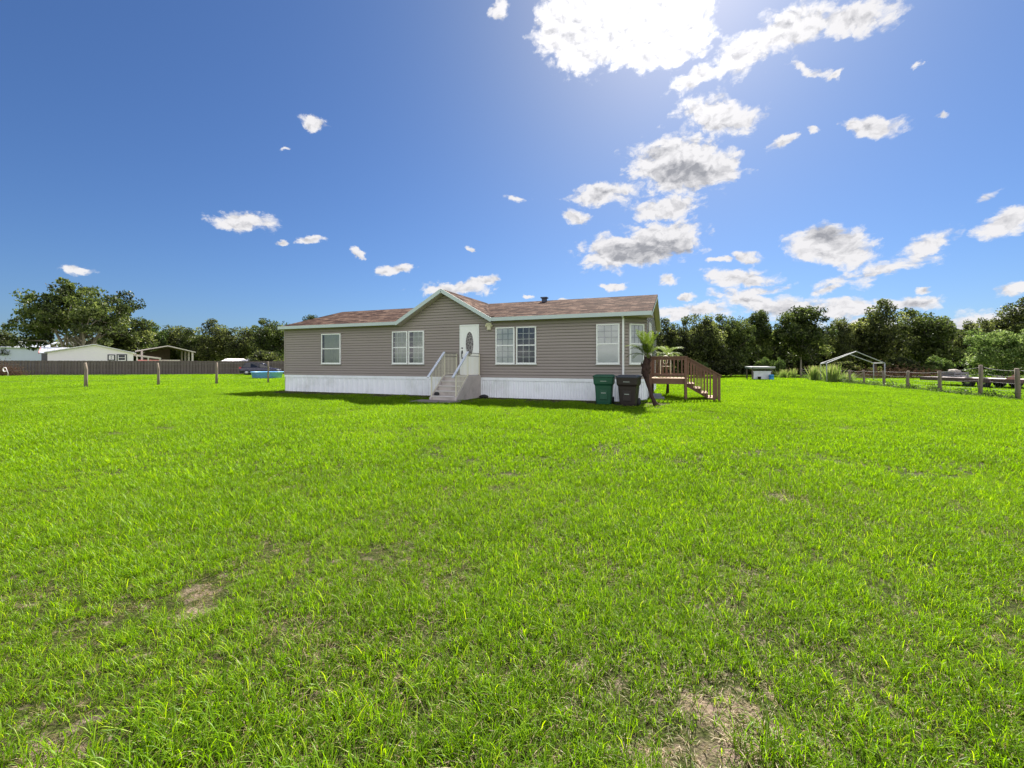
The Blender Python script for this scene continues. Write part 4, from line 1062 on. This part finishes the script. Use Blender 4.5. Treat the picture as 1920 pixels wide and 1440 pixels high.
# parked car (rear at its left end)
def car(loc, rz):
    e = empty('parked_car', loc, rz, 'dark hatchback car with red tail lamp parked by the brown fence', 'car')
    L, wd = 4.2, .86
    def loft(secs, name, mat, parent=e, smooth=True):
        m = MB(); n = len(secs[0]); vs = [p for s_ in secs for p in s_]
        fs = [(i * n + k, i * n + (k + 1) % n, (i + 1) * n + (k + 1) % n, (i + 1) * n + k) for i in range(len(secs) - 1) for k in range(n)]
        fs += [tuple(range(n - 1, -1, -1)), tuple(range((len(secs) - 1) * n, len(secs) * n))]
        m.add(vs, fs, smooth); o = m.build(name, mat, parent); o.modifiers.new('b', 'BEVEL').width = .03; return o
    def sec(x, w, zb, zm, zt):
        return [(x, -w * .93, zb), (x, -w, zm), (x, -w * .93, zt), (x, 0, zt + .02), (x, w * .93, zt), (x, w, zm), (x, w * .93, zb)]
    loft([sec(-2.05, .70, .35, .55, .80), sec(-1.95, .80, .25, .55, .88), sec(-1.3, .85, .2, .55, .92), sec(0, .86, .2, .55, .90), sec(1.0, .86, .2, .55, .86), sec(1.75, .80, .22, .5, .74), sec(2.08, .62, .3, .45, .60)], 'body', M['carpaint'])
    loft([[(-1.85, -.70, .89), (-1.85, .70, .89), (-1.55, .58, 1.36), (-1.55, -.58, 1.36)], [(-.9, -.74, .89), (-.9, .74, .89), (-.9, .60, 1.41), (-.9, -.60, 1.41)], [(.1, -.74, .89), (.1, .74, .89), (.05, .58, 1.40), (.05, -.58, 1.40)], [(1.15, -.70, .85), (1.15, .70, .85), (.55, .54, 1.27), (.55, -.54, 1.27)]], 'glasshouse', M['carglass'], smooth=False)
    loft([[(-1.62, -.57, 1.35), (-1.62, .57, 1.35), (-1.62, .5, 1.39), (-1.62, -.5, 1.39)], [(-.8, -.61, 1.40), (-.8, .61, 1.40), (-.8, .5, 1.47), (-.8, -.5, 1.47)], [(.1, -.59, 1.39), (.1, .59, 1.39), (.1, .5, 1.45), (.1, -.5, 1.45)], [(.45, -.54, 1.30), (.45, .54, 1.30), (.45, .45, 1.34), (.45, -.45, 1.34)]], 'roof', M['carpaint'])
    for y in (-.66, .66):
        m = MB(); m.box(-2.06, -1.82, y - .11, y + .11, .72, .95); m.build('tail_light', M['redlight'], e, bevel=.03)
        m = MB(); m.box(1.82, 2.0, y - .14, y + .14, .55, .68); m.build('headlight', M['alloy'], e, bevel=.03)
    for y in (-.60, .60):
        m = MB(); m.bar((-1.72, y * 1.08, .90), (-1.45, y * .98, 1.38), .05, .06); m.bar((-.15, y * 1.235, .90), (-.12, y * 1.0, 1.40), .04, .07); m.bar((1.12, y * 1.17, .88), (.5, y * .93, 1.30), .05, .06); m.build('pillar', M['carpaint'], e)
    for x in (-1.25, 1.3):
        for y in (-.78, .78):
            wm = Matrix.Translation((x, y, .31)) @ Matrix.Rotation(R(90), 4, 'X')
            m = MB(); m.lathe([(.2, -.1), (.30, -.1), (.315, -.06), (.315, .06), (.30, .1), (.2, .1)], 22, wm); w_ = m.build('wheel', M['rubber'], e)
            m = MB(); m.lathe([(.04, -.105), (.19, -.108), (.2, .108), (.04, .105)], 14, wm); m.build('rim', M['alloy'], w_)
    m = MB(); m.box(-2.07, -2.05, -.22, .22, .58, .68); m.build('number_plate', M['whitewall'], e)
car(Vector(((489 - CX) / F * 50.5, 50.5, 0)), R(18))
# light blue plastic pool
m = MB(); m.lathe([(1.12, 0), (1.16, .02), (1.30, .56), (1.36, .58), (1.36, .62), (1.28, .62), (1.24, .56), (1.14, .06), (0.01, .05)], 48, mod=lambda t: .008 * sin(t * 16))
o = m.build('wading_pool', M['pool'], None); o.location = ((501 - CX) / F * 39.5, 39.5, 0); tag(o, 'round light blue plastic wading pool on the grass in front of the car', 'pool')
# dry brush and white bent pipe by the fence, far left
def loose(name, n, ext, size, mat, loc, label, cat, seed=1, group=None, kind=None):
    rng = np.random.default_rng(seed); P = rng.normal(size=(n, 3)) * np.array(ext) * .45; P[:, 2] = np.abs(P[:, 2]) * 1.1 * np.exp(-(P[:, 0] / ext[0]) ** 2 * .8) + .02
    V, Q = leaf_quads(rng, P, size, .3, .3); me = np_mesh(name, V, Q, M[mat], {'tint': np.repeat(rng.beta(2, 2, n), 4)})
    o = bpy.data.objects.new(name, me); COL.objects.link(o); o.location = loc; tag(o, label, cat, group, kind); return o
loose('dry_bush', 2600, (2.3, .7, 1.4), .16, 'dry', ((8 - CX) / F * 46.5, 46.5, 0), 'heap of dry reddish brown brush against the left end of the privacy fence', 'bush', 3)
m = MB(); m.tube([(.19 * cos(t), 0, .72 + .21 * sin(t)) for t in np.linspace(.7, 5.6, 14)], .045, 8); m.tube([(.145, 0, .86), (.22, .1, .4), (.22, .1, 0)], .022, 6)
o = m.build('bent_pipe', M['whitewall'], None); o.location = ((9 - CX) / F * 45.2, 45.2, 0); tag(o, 'white bent pipe sticking out in front of the dry brush', 'pipe')

# ------------------------------------------------------------------ right: fence, canopy frame, lean-to, trailer
rp = [Vector((18.9 + .326 * (Y - 15.6), Y, 0)) for Y in (13.9, 16.08, 17.9, 20.4, 22.96, 25.3, 27.7, 29.7, 31.9, 34.3, 36.8, 39.4)]
wire_fence('wire_fence', 'wire fence with rough wooden posts running back along the right side of the lawn', rp,
           [1.2, 1.2, 1.32, 1.04, .98, .96, .95, .93, .95, .95, .95, .9], [.07, .075, .07, .068, .068, .068, .065, .06, .06, .06, .06, .06], (.94, .74, .52, .30), .05, .72)
for w_i, (q, lab) in enumerate(((0, ''),)): pass
rngw = np.random.default_rng(77)
def weeds():
    P = []
    for i in range(1, len(rp) - 1):
        a, c = np.array(rp[i]), np.array(rp[i + 1]); n = 900; f = rngw.uniform(0, 1, n)[:, None]
        d_ = a + (c - a) * f + rngw.normal(size=(n, 3)) * np.array([.16, .16, 0]); dens = .55 + .45 * np.sin(f[:, 0] * 9 + i * 2) ; d_[:, 2] = np.abs(rngw.normal(size=n)) * .16 * dens + .02; P.append(d_)
    P = np.concatenate(P); V, Q = leaf_quads(rngw, P, .085, .5, .5)
    me = np_mesh('weeds', V, Q, M['leafmid'], {'tint': np.repeat(rngw.beta(2, 2.5, len(P)), 4)}); o = bpy.data.objects.new('weeds', me); COL.objects.link(o)
    tag(o, 'dark green weeds growing along the foot of the right wire fence', 'weeds', kind='stuff')
weeds()
cf = empty('canopy_frame', (25, 31, 0), 0, 'bare grey tube frame of a gabled canopy beyond the right wire fence', 'canopy frame')
off = Vector((-25, -31, 0))
fr_ = [[W(1550, 681, 31) + off, W(1605, 659, 31) + off, W(1659, 681, 31) + off], [W(1539, 681.5, 34) + off, W(1590, 663.5, 34) + off, W(1638, 681, 34) + off]]
for tri in fr_:
    m = MB(); m.tube(tri, .035, 8, smooth=False); m.build('rafter', M['galv'], cf)
    for p_ in (tri[0], tri[2]):
        m = MB(); m.tube([p_, Vector((p_.x, p_.y, -.02))], .033, 8); m.build('leg', M['galv'], cf)
for k in range(3):
    m = MB(); m.tube([fr_[0][k], fr_[1][k]], .03, 8); m.build('purlin', M['galv'], cf)
# small lean-to with barrel
lt = empty('animal_shelter', (21.1, 36, 0), 0, 'small low lean-to shelter with dark flat roof and white sheet front at the lawn end', 'shelter')
m = MB(); a_ = Matrix.Rotation(R(3), 4, 'X'); m.box(-.95, .95, -.2, 1.0, .93, 1.08, a_); m.tube([(-.95, -.22, 1.02), (.95, -.22, 1.02)], .09, 10); m.build('roof', M['greyslab'], lt)
m = MB(); m.box(-.72, .72, -.02, .02, .06, .66); ribs(m, (-.72, -.025), (1, 0), 1.44, .06, .66, .18, .012); m.build('front_sheet', M['panelwhite'], lt)
m = MB(); m.box(-.76, .76, -.04, .03, .661, .74); m.build('front_rail', M['panelwhite'], lt)
for x in (-.82, .80):
    for y in (0, .85):
        m = MB(); m.box(x - .045, x + .045, y - .04, y + .04, 0, .94); m.build('post', M['darkwood'], lt)
m = MB(); m.lathe([(.17, 0), (.185, .03), (.185, .14), (.175, .15), (.175, .29), (.185, .30), (.185, .42), (.15, .45), (.02, .45)], 24); o = m.build('barrel', M['barrel'], None); o.location = (21.72, 35.72, 0); tag(o, 'small blue plastic barrel in front of the white sheet of the shelter', 'barrel')
m = MB(); m.lathe([(.10, 0), (.14, .27), (.15, .28), (.13, .28), (.10, .05), (.01, .05)], 18); o = m.build('bucket', M['rubber'], None); o.location = (20.7, 35.7, 0); tag(o, 'black bucket on the grass in front of the white sheet of the shelter', 'bucket')
# tall grass clumps along the far fence
def reeds(px, base, top, wpx_, label, seed, n=260):
    g = G(px, base); ht = H - (top - HY) / F * g.y; w = wpx_ / F * g.y; rng = np.random.default_rng(seed)
    B = rng.normal(size=(n, 2)) * w * .17; hh = ht * rng.uniform(.5, 1.0, n); ln = B * rng.uniform(.3, 1.3, n)[:, None] + rng.normal(size=(n, 2)) * .1
    a = rng.uniform(0, 6.28, n); wd = np.stack([np.cos(a), np.sin(a), 0 * a], 1) * .016
    p0 = np.c_[B, np.zeros(n)]; p1 = np.c_[B + ln * .35, hh * .55]; p2 = np.c_[B + ln, hh]
    V = np.stack([p0 - wd, p0 + wd, p1 + wd, p1 - wd, p2 + wd * .3, p2 - wd * .3], 1).reshape(-1, 3); i = np.arange(n)[:, None] * 6
    Q = np.concatenate([i + [0, 1, 2, 3], i + [3, 2, 4, 5]]); t = rng.beta(2, 2.4, n)
    T = np.stack([t, t, t, t, np.clip(t + .35, 0, 1), np.clip(t + .35, 0, 1)], 1).ravel()
    me = np_mesh('tall_grass_clump', V, Q, M['reed'], {'tint': T}); o = bpy.data.objects.new('tall_grass_clump', me); COL.objects.link(o); o.location = g; tag(o, label, 'grass clump', 'tall grass clumps by the far fence')
reeds(1527, 713.5, 684, 20, 'tall grass clump with pinkish seed heads left of the canopy frame', 1)
reeds(1559, 716.5, 681, 27, 'tallest bright green grass clump under the left corner of the canopy frame', 2, 340)
reeds(1470, 709, 691, 20, 'low yellowish grass clump right of the shelter', 3, 160)
reeds(1489, 709.5, 689, 10, 'thin upright grass clump between the shelter and the canopy frame', 4, 80)
reeds(1586, 716, 697, 30, 'brownish grass clump right of the tallest clump, at the fence posts', 5, 200)
loose('brush_row', 3800, (7.5, .5, .9), .16, 'dry', (34.5, 38.5, 0), 'low row of dry brown brush beyond the wire fence, right of the canopy frame', 'brush', 8)
# flatbed trailer
tl = empty('flatbed_trailer', (26.5, 25, 0), R(3), 'long low flatbed trailer with bleached plank deck behind the right wire fence', 'trailer')
m = MB()
for k in range(12): m.box(.0 + k * .17, .16 + k * .17, -2.5, 2.5, .50, .54)
m.build('plank_deck', M['trailerdeck'], tl)
m = MB(); m.box(-.05, -.003, -2.55, 2.55, .33, .53); m.box(2.05, 2.1, -2.55, 2.55, .33, .53); m.box(0, 2.05, -2.56, -2.51, .33, .53); m.box(0, 2.05, 2.51, 2.56, .33, .53)
for y in (-1.6, -.6, .4, 1.4): m.box(0, 2.05, y, y + .06, .38, .495)
m.build('frame', M['steelbrown'], tl)
m = MB(); m.bar((.3, -2.5, .42), (1.02, -4.0, .40), .09, .1); m.bar((1.75, -2.5, .42), (1.03, -4.0, .40), .09, .1); m.tube([(1.02, -4.0, .6), (1.02, -4.0, .0)], .03, 8); m.build('tongue', M['steelbrown'], tl)
m = MB(); m.prism([(-2.56, .53), (-2.56, .80), (-2.40, .80), (-2.0, .53)], -.045, .0, 'x'); m.build('side_gusset', M['redtrim'], tl)
for y in (-.95, -.18):
    for x in (.06, 1.98):
        wm = Matrix.Translation((x, y, .30)) @ Matrix.Rotation(R(90), 4, 'Y')
        m = MB(); m.lathe([(.15, -.1), (.285, -.1), (.30, -.07), (.30, .07), (.285, .1), (.15, .1)], 22, wm); w_ = m.build('wheel', M['rubber'], tl)
        m = MB(); m.lathe([(.03, -.102), (.14, -.104), (.15, .104), (.03, .102)], 14, wm); m.build('rim', M['alloy'], w_)
for x in (-.10, 2.12):
    m = MB(); m.bar((x, -1.4, .42), (x, .28, .42), .16, .22) if x < 0 else m.bar((x, -1.4, .62), (x, .28, .62), .16, .02); m.build('mudguard', M['steelbrown'], tl)
cr = empty('crate', Vector((27.5, 26.5, .542)), R(3), 'grey slatted crate with pale sacks standing on the flatbed trailer', 'crate')
m = MB()
for y in (-.35, .35):
    for z in (.05, .20): m.box(-.45, .45, y - .012, y + .012, z, z + .10)
for x in (-.45, .45):
    for z in (.05, .20): m.box(x - .012, x + .012, -.337, .337, z, z + .10)
for x in (-.43, 0, .43):
    for y in (-.37, .37): m.box(x - .03, x + .03, y - .008, y + .008, 0, .34)
m.box(-.43, .43, -.33, .33, .02, .04); m.build('slat_box', M['crategrey'], cr)
for k, (x, y) in enumerate(((-.2, -.05), (.18, .05), (.0, .1))):
    o = lump('sack', M['scrap'], .22, .20, .11, k + 20); o.location = (27.5 + x, 26.5 + y, .542 + .33 + .06 * (k == 2)); tag(o, ('pale sack at the left end of the grey crate on the trailer', 'pale sack at the right end of the grey crate on the trailer', 'pale sack lying across the middle of the grey crate on the trailer')[k], 'sack', 'sacks in the crate on the trailer')
#PART4
# ================================================================== ground and grass
def bare_np(x, y):
    """0..1 how bare the lawn is at (x,y): worn spots in the near grass"""
    b = np.zeros_like(x)
    for cx, cy, rx, ry, s in BARE:
        d = ((x - cx) / rx) ** 2 + ((y - cy) / ry) ** 2
        b = np.maximum(b, s * np.exp(-d * 1.1))
    return b
def gp(px, py): 
    g = G(px, py); return g.x, g.y
BARE = []
for px, py, rx, ry, s in ((1335, 1330, .17, .10, .95), (1440, 1410, .30, .10, 1), (1400, 1370, .22, .12, .85), (1200, 1420, .12, .06, .8), (1350, 1145, .20, .22, .55), (1105, 1255, .05, .07, .8),
                          (322, 1020, .22, .10, .9), (367, 1112, .13, .09, 1.0), (360, 1150, .10, .12, .7), (345, 1240, .12, .14, .4), (40, 985, .5, .35, .4), (60, 1085, .3, .16, .35),
                          (1250, 1130, .12, .1, .5), (1120, 1060, .18, .14, .5), (850, 1090, .2, .16, .4), (700, 1330, .12, .07, .5), (240, 1330, .2, .1, .6), (60, 1420, .2, .1, .8), (560, 1180, .16, .12, .35),
                          (1500, 940, .6, .5, .3), (1140, 850, .9, .7, .3), (880, 835, .8, .35, .3), (250, 760, 2.5, .8, .3), (1500, 790, 3, .8, .25), (1560, 1290, .15, .12, .5), (930, 1230, .1, .1, .5)):
    x, y = gp(px, py); BARE.append((x, y, rx, ry, s))

def ground_mat():
    m, nt, out = new_mat('lawn soil and thatch')
    L = nt.links.new
    p = N(nt, 'ShaderNodeBsdfPrincipled'); p.inputs['Roughness'].default_value = .95; p.inputs['Specular IOR Level'].default_value = .1
    pos = N(nt, 'ShaderNodeNewGeometry').outputs['Position']
    n1 = noise(nt, pos, 7, 6, .65); n2 = noise(nt, pos, 70, 4, .6); n3 = noise(nt, pos, .22, 5, .6); n4 = noise(nt, pos, 14, 7, .7)
    soil = ramp(nt, n1, [(.3, (.026, .018, .015)), (.5, (.085, .060, .047)), (.68, (.25, .19, .145))])
    thatch = ramp(nt, n2, [(.3, (.016, .020, .005)), (.55, (.040, .052, .010)), (.75, (.10, .095, .034))])
    near = mix_col(nt, ramp(nt, n4, [(.50, (0, 0, 0)), (.66, (1, 1, 1))]), thatch, soil)
    # spots where the turf has worn through to sand
    worn = None
    for cx, cy, rx, ry, s in BARE:
        if s < .68: continue
        mp = N(nt, 'ShaderNodeMapping'); mp.vector_type = 'TEXTURE'; mp.inputs['Location'].default_value = (cx, cy, 0); mp.inputs['Scale'].default_value = (rx * 1.2, ry * 1.2, 1); L(pos, mp.inputs[0])
        ln_ = N(nt, 'ShaderNodeVectorMath', operation='LENGTH'); L(mp.outputs[0], ln_.inputs[0])
        if worn is None: worn = ln_.outputs['Value']
        else:
            mn = N(nt, 'ShaderNodeMath', operation='MINIMUM'); L(worn, mn.inputs[0]); L(ln_.outputs['Value'], mn.inputs[1]); worn = mn.outputs[0]
    wr = N(nt, 'ShaderNodeMapRange'); L(worn, wr.inputs[0]); wr.inputs[1].default_value = 1.0; wr.inputs[2].default_value = .35
    sand = ramp(nt, n2, [(.3, (.10, .07, .055)), (.55, (.26, .19, .145)), (.75, (.42, .33, .25))])
    wn_ = N(nt, 'ShaderNodeMath', operation='MULTIPLY'); wn_.use_clamp = True; L(wr.outputs[0], wn_.inputs[0]); L(ramp(nt, n1, [(.35, (0, 0, 0)), (.6, (1, 1, 1))]), wn_.inputs[1])
    near = mix_col(nt, wn_.outputs[0], near, sand)
    far = ramp(nt, n3, [(.3, (.105, .18, .006)), (.5, (.135, .21, .008)), (.7, (.175, .24, .014))])
    # past the modelled blades the sheet itself is the turf
    ln = N(nt, 'ShaderNodeVectorMath', operation='LENGTH'); L(pos, ln.inputs[0])
    mr = N(nt, 'ShaderNodeMapRange'); L(ln.outputs['Value'], mr.inputs[0]); mr.inputs[1].default_value = 9; mr.inputs[2].default_value = 26
    c = mix_col(nt, mr.outputs[0], near, far)
    # worn soil before the house, coloured darker to deepen its cast shadow
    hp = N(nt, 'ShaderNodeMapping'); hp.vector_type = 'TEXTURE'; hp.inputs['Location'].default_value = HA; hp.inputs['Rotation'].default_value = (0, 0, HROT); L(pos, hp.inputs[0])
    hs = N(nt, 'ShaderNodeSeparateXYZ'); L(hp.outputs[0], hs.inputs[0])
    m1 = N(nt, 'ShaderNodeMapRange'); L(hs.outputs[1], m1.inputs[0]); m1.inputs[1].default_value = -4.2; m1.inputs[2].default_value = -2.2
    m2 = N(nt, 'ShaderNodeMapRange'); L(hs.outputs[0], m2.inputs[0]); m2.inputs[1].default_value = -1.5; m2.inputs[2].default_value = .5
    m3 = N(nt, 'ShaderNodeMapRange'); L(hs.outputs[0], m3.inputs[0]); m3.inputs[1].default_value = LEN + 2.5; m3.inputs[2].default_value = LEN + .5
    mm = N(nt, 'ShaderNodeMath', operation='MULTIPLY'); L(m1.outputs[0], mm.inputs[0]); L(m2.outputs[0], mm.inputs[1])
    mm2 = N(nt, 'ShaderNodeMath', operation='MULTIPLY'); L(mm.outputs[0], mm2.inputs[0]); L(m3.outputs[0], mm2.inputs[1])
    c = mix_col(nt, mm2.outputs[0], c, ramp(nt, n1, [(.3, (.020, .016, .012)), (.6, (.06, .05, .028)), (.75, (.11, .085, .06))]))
    L(c, p.inputs['Base Color'])
    b = N(nt, 'ShaderNodeBump'); b.inputs['Strength'].default_value = .8; b.inputs['Distance'].default_value = .03; L(n2, b.inputs['Height']); L(b.outputs[0], p.inputs['Normal'])
    L(p.outputs[0], out.inputs[0]); return m
bpy.context.view_layer.update()
gm = MB(); gm.add([(-900, -300, 0), (900, -300, 0), (900, 1500, 0), (-900, 1500, 0)], [(0, 1, 2, 3)])
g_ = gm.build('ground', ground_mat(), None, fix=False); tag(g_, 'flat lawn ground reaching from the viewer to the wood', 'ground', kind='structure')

GRASS_STOPS = [(0, (.44, .36, .22)), (.07, (.29, .23, .11)), (.13, (.108, .095, .018)), (.32, (.070, .122, .006)), (.62, (.140, .270, .009)), (.85, (.232, .372, .014)), (1, (.36, .45, .04))]
M['grass'] = leaf_mat('lawn grass blades', GRASS_STOPS, .50, .011, 1.5, big=(.42, .40, (1, .7, 1)))

def patch(seed, rad, tufts, per, hmean, width, straw=.08, short=.3, lean=.35, shortt=.16):
    rng = np.random.default_rng(seed); n = tufts * per
    a = rng.uniform(0, 6.28, tufts); r = rad * np.sqrt(rng.uniform(0, 1, tufts)); C = np.stack([r * np.cos(a), r * np.sin(a)], 1)
    C = np.repeat(C, per, 0) + rng.normal(size=(n, 2)) * hmean * .13
    th = np.repeat(rng.lognormal(0, .20, tufts), per)
    h = hmean * th * rng.uniform(.55, 1.25, n); kind = rng.uniform(0, 1, n)
    sh = kind < short; h[sh] *= rng.uniform(.3, .55, sh.sum()); st = kind > 1 - straw
    az = rng.uniform(0, 6.28, n); ln = np.abs(rng.normal(lean, .22, n)); ln[st] = rng.uniform(.9, 1.5, st.sum()); ln = np.minimum(ln, 1.5)
    d = np.stack([np.cos(az), np.sin(az)], 1); w = width * rng.uniform(.6, 1.25, n)
    sa = az + pi / 2 + rng.normal(size=n) * .5; s = np.c_[np.cos(sa), np.sin(sa), np.zeros(n)] * (w / 2)[:, None]
    bend = ln + rng.uniform(.15, .65, n)
    p0 = np.c_[C, np.full(n, -.004)]
    p1 = p0 + np.c_[d * (np.sin(ln) * h * .5)[:, None], np.cos(ln) * h * .5]
    p2 = p1 + np.c_[d * (np.sin(bend) * h * .3)[:, None], np.cos(bend) * h * .3]
    b3 = np.minimum(bend + .4, 1.9); p3 = p2 + np.c_[d * (np.sin(b3) * h * .22)[:, None], np.cos(b3) * h * .22]
    for p_ in (p1, p2, p3): p_[:, 2] = np.maximum(p_[:, 2], .006)
    V = np.stack([p0 - s * .7, p0 + s * .7, p1 - s, p1 + s, p2 - s * .75, p2 + s * .75, p3], 1).reshape(-1, 3); i = np.arange(n)[:, None] * 7
    Q = np.concatenate([i + [0, 1, 3, 2], i + [2, 3, 5, 4]]); Tr = i + [4, 5, 6]
    t = np.clip(rng.normal(.60, .17, n), .36, 1); t[sh] = rng.uniform(shortt, .55, sh.sum()); t[st] = rng.uniform(0, .12, st.sum())
    me = np_mesh('grass_patch', V, Q, M['grass'], {'tint': np.repeat(t, 7)}, Tr)
    return bpy.data.objects.new('grass_patch', me)
pc = bpy.data.collections.new('grass_patches')
# 0-3 near lush, 4-5 near worn, 6-8 middle, 9 middle worn and house shadow strip, 10-11 far
defs = [(101, .19, 66, 9, .064, .0027, .10, .46, .42), (102, .19, 60, 10, .070, .0027, .09, .44, .45), (103, .19, 70, 8, .054, .0026, .13, .5, .40), (104, .19, 56, 10, .082, .0029, .08, .38, .5),
        (105, .17, 34, 7, .040, .0024, .55, .5, .6), (106, .17, 40, 7, .046, .0024, .42, .5, .55),
        (107, .34, 92, 9, .072, .0044, .07, .36, .4), (108, .34, 98, 8, .066, .0044, .08, .36, .4), (109, .34, 88, 9, .080, .0048, .06, .3, .45), (110, .34, 30, 8, .042, .0042, .34, .6, .55),
        (111, .85, 120, 9, .078, .010, .05, .3, .4), (112, .85, 120, 8, .072, .010, .06, .3, .4)]
for i, a in enumerate(defs):
    o = patch(*a); o.name = 'grass_patch_%02d' % i; pc.objects.link(o)
def scatter():
    rng = np.random.default_rng(42); X, Y, K, S = [], [], [], []
    def cells(y0, y1, step, side, behind=0):
        ys = np.arange(y0, y1, step); out = []
        for y in ys:
            half = 1.24 * max(y, 0) + side; xs = np.arange(-half, half, step); out.append(np.stack([xs, np.full_like(xs, y)], 1))
        P = np.concatenate(out); return P + rng.uniform(-.5, .5, P.shape) * step
    def house_mask(P):
        d = P - np.array([HA.x, HA.y]); c, s = cos(HROT), sin(HROT); u = d[:, 0] * c + d[:, 1] * s; v = -d[:, 0] * s + d[:, 1] * c
        ins = (u > -.05) & (u < LEN + .05) & (v > .06) & (v < DEP + .1) & ~((u > LEN - CH) & (v < CH) & (u - (LEN - CH) > v))
        stp = (u > 9.75) & (u < 11.0) & (v > -2.2) & (v < .1); padm = (u > 9.4) & (u < 11.2) & (v > -3.15) & (v < -2.1)
        return ~(ins | stp | padm)
    def emit(P, lush, worn, thr, scl):
        P = P[house_mask(P)]; b = bare_np(P[:, 0], P[:, 1]); n = len(P)
        big = .5 + .25 * np.sin(P[:, 0] * 1.3 + 1.7 * np.sin(P[:, 1] * .9)) + .25 * np.sin(P[:, 1] * 1.9 + 1.3 * np.sin(P[:, 0] * 2.3 + 1))
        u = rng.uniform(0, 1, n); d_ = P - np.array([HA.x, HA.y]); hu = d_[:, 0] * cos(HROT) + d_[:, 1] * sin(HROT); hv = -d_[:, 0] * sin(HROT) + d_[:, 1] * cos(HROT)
        nh = np.where((hu > -.3) & (hu < LEN + 1) & (hv < .2), np.clip(1 + (hv + .2) / 3.2, 0, 1), 0) * 1.15  # thins the grass before the house so its cast shadow looks darker
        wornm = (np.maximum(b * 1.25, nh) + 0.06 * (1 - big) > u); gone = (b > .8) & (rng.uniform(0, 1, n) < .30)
        k = np.where(wornm, rng.choice(worn, n), rng.choice(lush, n)); s = scl * rng.uniform(.8, 1.2, n) * (.78 + .42 * big)
        keep = ~gone; X.append(P[keep, 0]); Y.append(P[keep, 1]); K.append(k[keep]); S.append(s[keep])
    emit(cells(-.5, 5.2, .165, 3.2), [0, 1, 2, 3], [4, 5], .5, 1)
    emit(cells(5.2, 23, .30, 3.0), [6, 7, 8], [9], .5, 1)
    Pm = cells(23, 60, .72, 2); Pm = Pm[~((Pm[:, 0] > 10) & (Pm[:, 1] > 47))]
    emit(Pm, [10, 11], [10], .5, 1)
    X, Y, K, S = map(np.concatenate, (X, Y, K, S)); n = len(X)
    me = bpy.data.meshes.new('grass'); me.vertices.add(n); me.vertices.foreach_set('co', np.stack([X, Y, np.zeros(n)], 1).astype(np.float32).ravel())
    a = me.attributes.new('kind', 'INT', 'POINT'); a.data.foreach_set('value', K.astype(np.int32))
    a = me.attributes.new('size', 'FLOAT', 'POINT'); a.data.foreach_set('value', S.astype(np.float32))
    a = me.attributes.new('turn', 'FLOAT', 'POINT'); a.data.foreach_set('value', rng.uniform(0, 6.283, n).astype(np.float32))
    me.materials.append(M['grass'])
    o = bpy.data.objects.new('grass', me); COL.objects.link(o); tag(o, 'bright green lawn grass with a few worn straw coloured spots', 'grass', kind='stuff')
    ng = bpy.data.node_groups.new('grass_scatter', 'GeometryNodeTree')
    ng.interface.new_socket('Geometry', in_out='INPUT', socket_type='NodeSocketGeometry'); ng.interface.new_socket('Geometry', in_out='OUTPUT', socket_type='NodeSocketGeometry')
    gi = ng.nodes.new('NodeGroupInput'); go = ng.nodes.new('NodeGroupOutput')
    ci = ng.nodes.new('GeometryNodeCollectionInfo'); ci.inputs['Collection'].default_value = pc; ci.inputs['Separate Children'].default_value = True; ci.inputs['Reset Children'].default_value = True
    ip = ng.nodes.new('GeometryNodeInstanceOnPoints'); ip.inputs['Pick Instance'].default_value = True
    def na(name, ty):
        q = ng.nodes.new('GeometryNodeInputNamedAttribute'); q.data_type = ty; q.inputs['Name'].default_value = name; return q.outputs['Attribute']
    cx = ng.nodes.new('ShaderNodeCombineXYZ'); ng.links.new(na('turn', 'FLOAT'), cx.inputs[2])
    L = ng.links.new
    L(gi.outputs[0], ip.inputs['Points']); L(ci.outputs[0], ip.inputs['Instance']); L(na('kind', 'INT'), ip.inputs['Instance Index']); L(cx.outputs[0], ip.inputs['Rotation']); L(na('size', 'FLOAT'), ip.inputs['Scale']); L(ip.outputs[0], go.inputs[0])
    md = o.modifiers.new('scatter', 'NODES'); md.node_group = ng
    print('grass patches', n)
scatter()
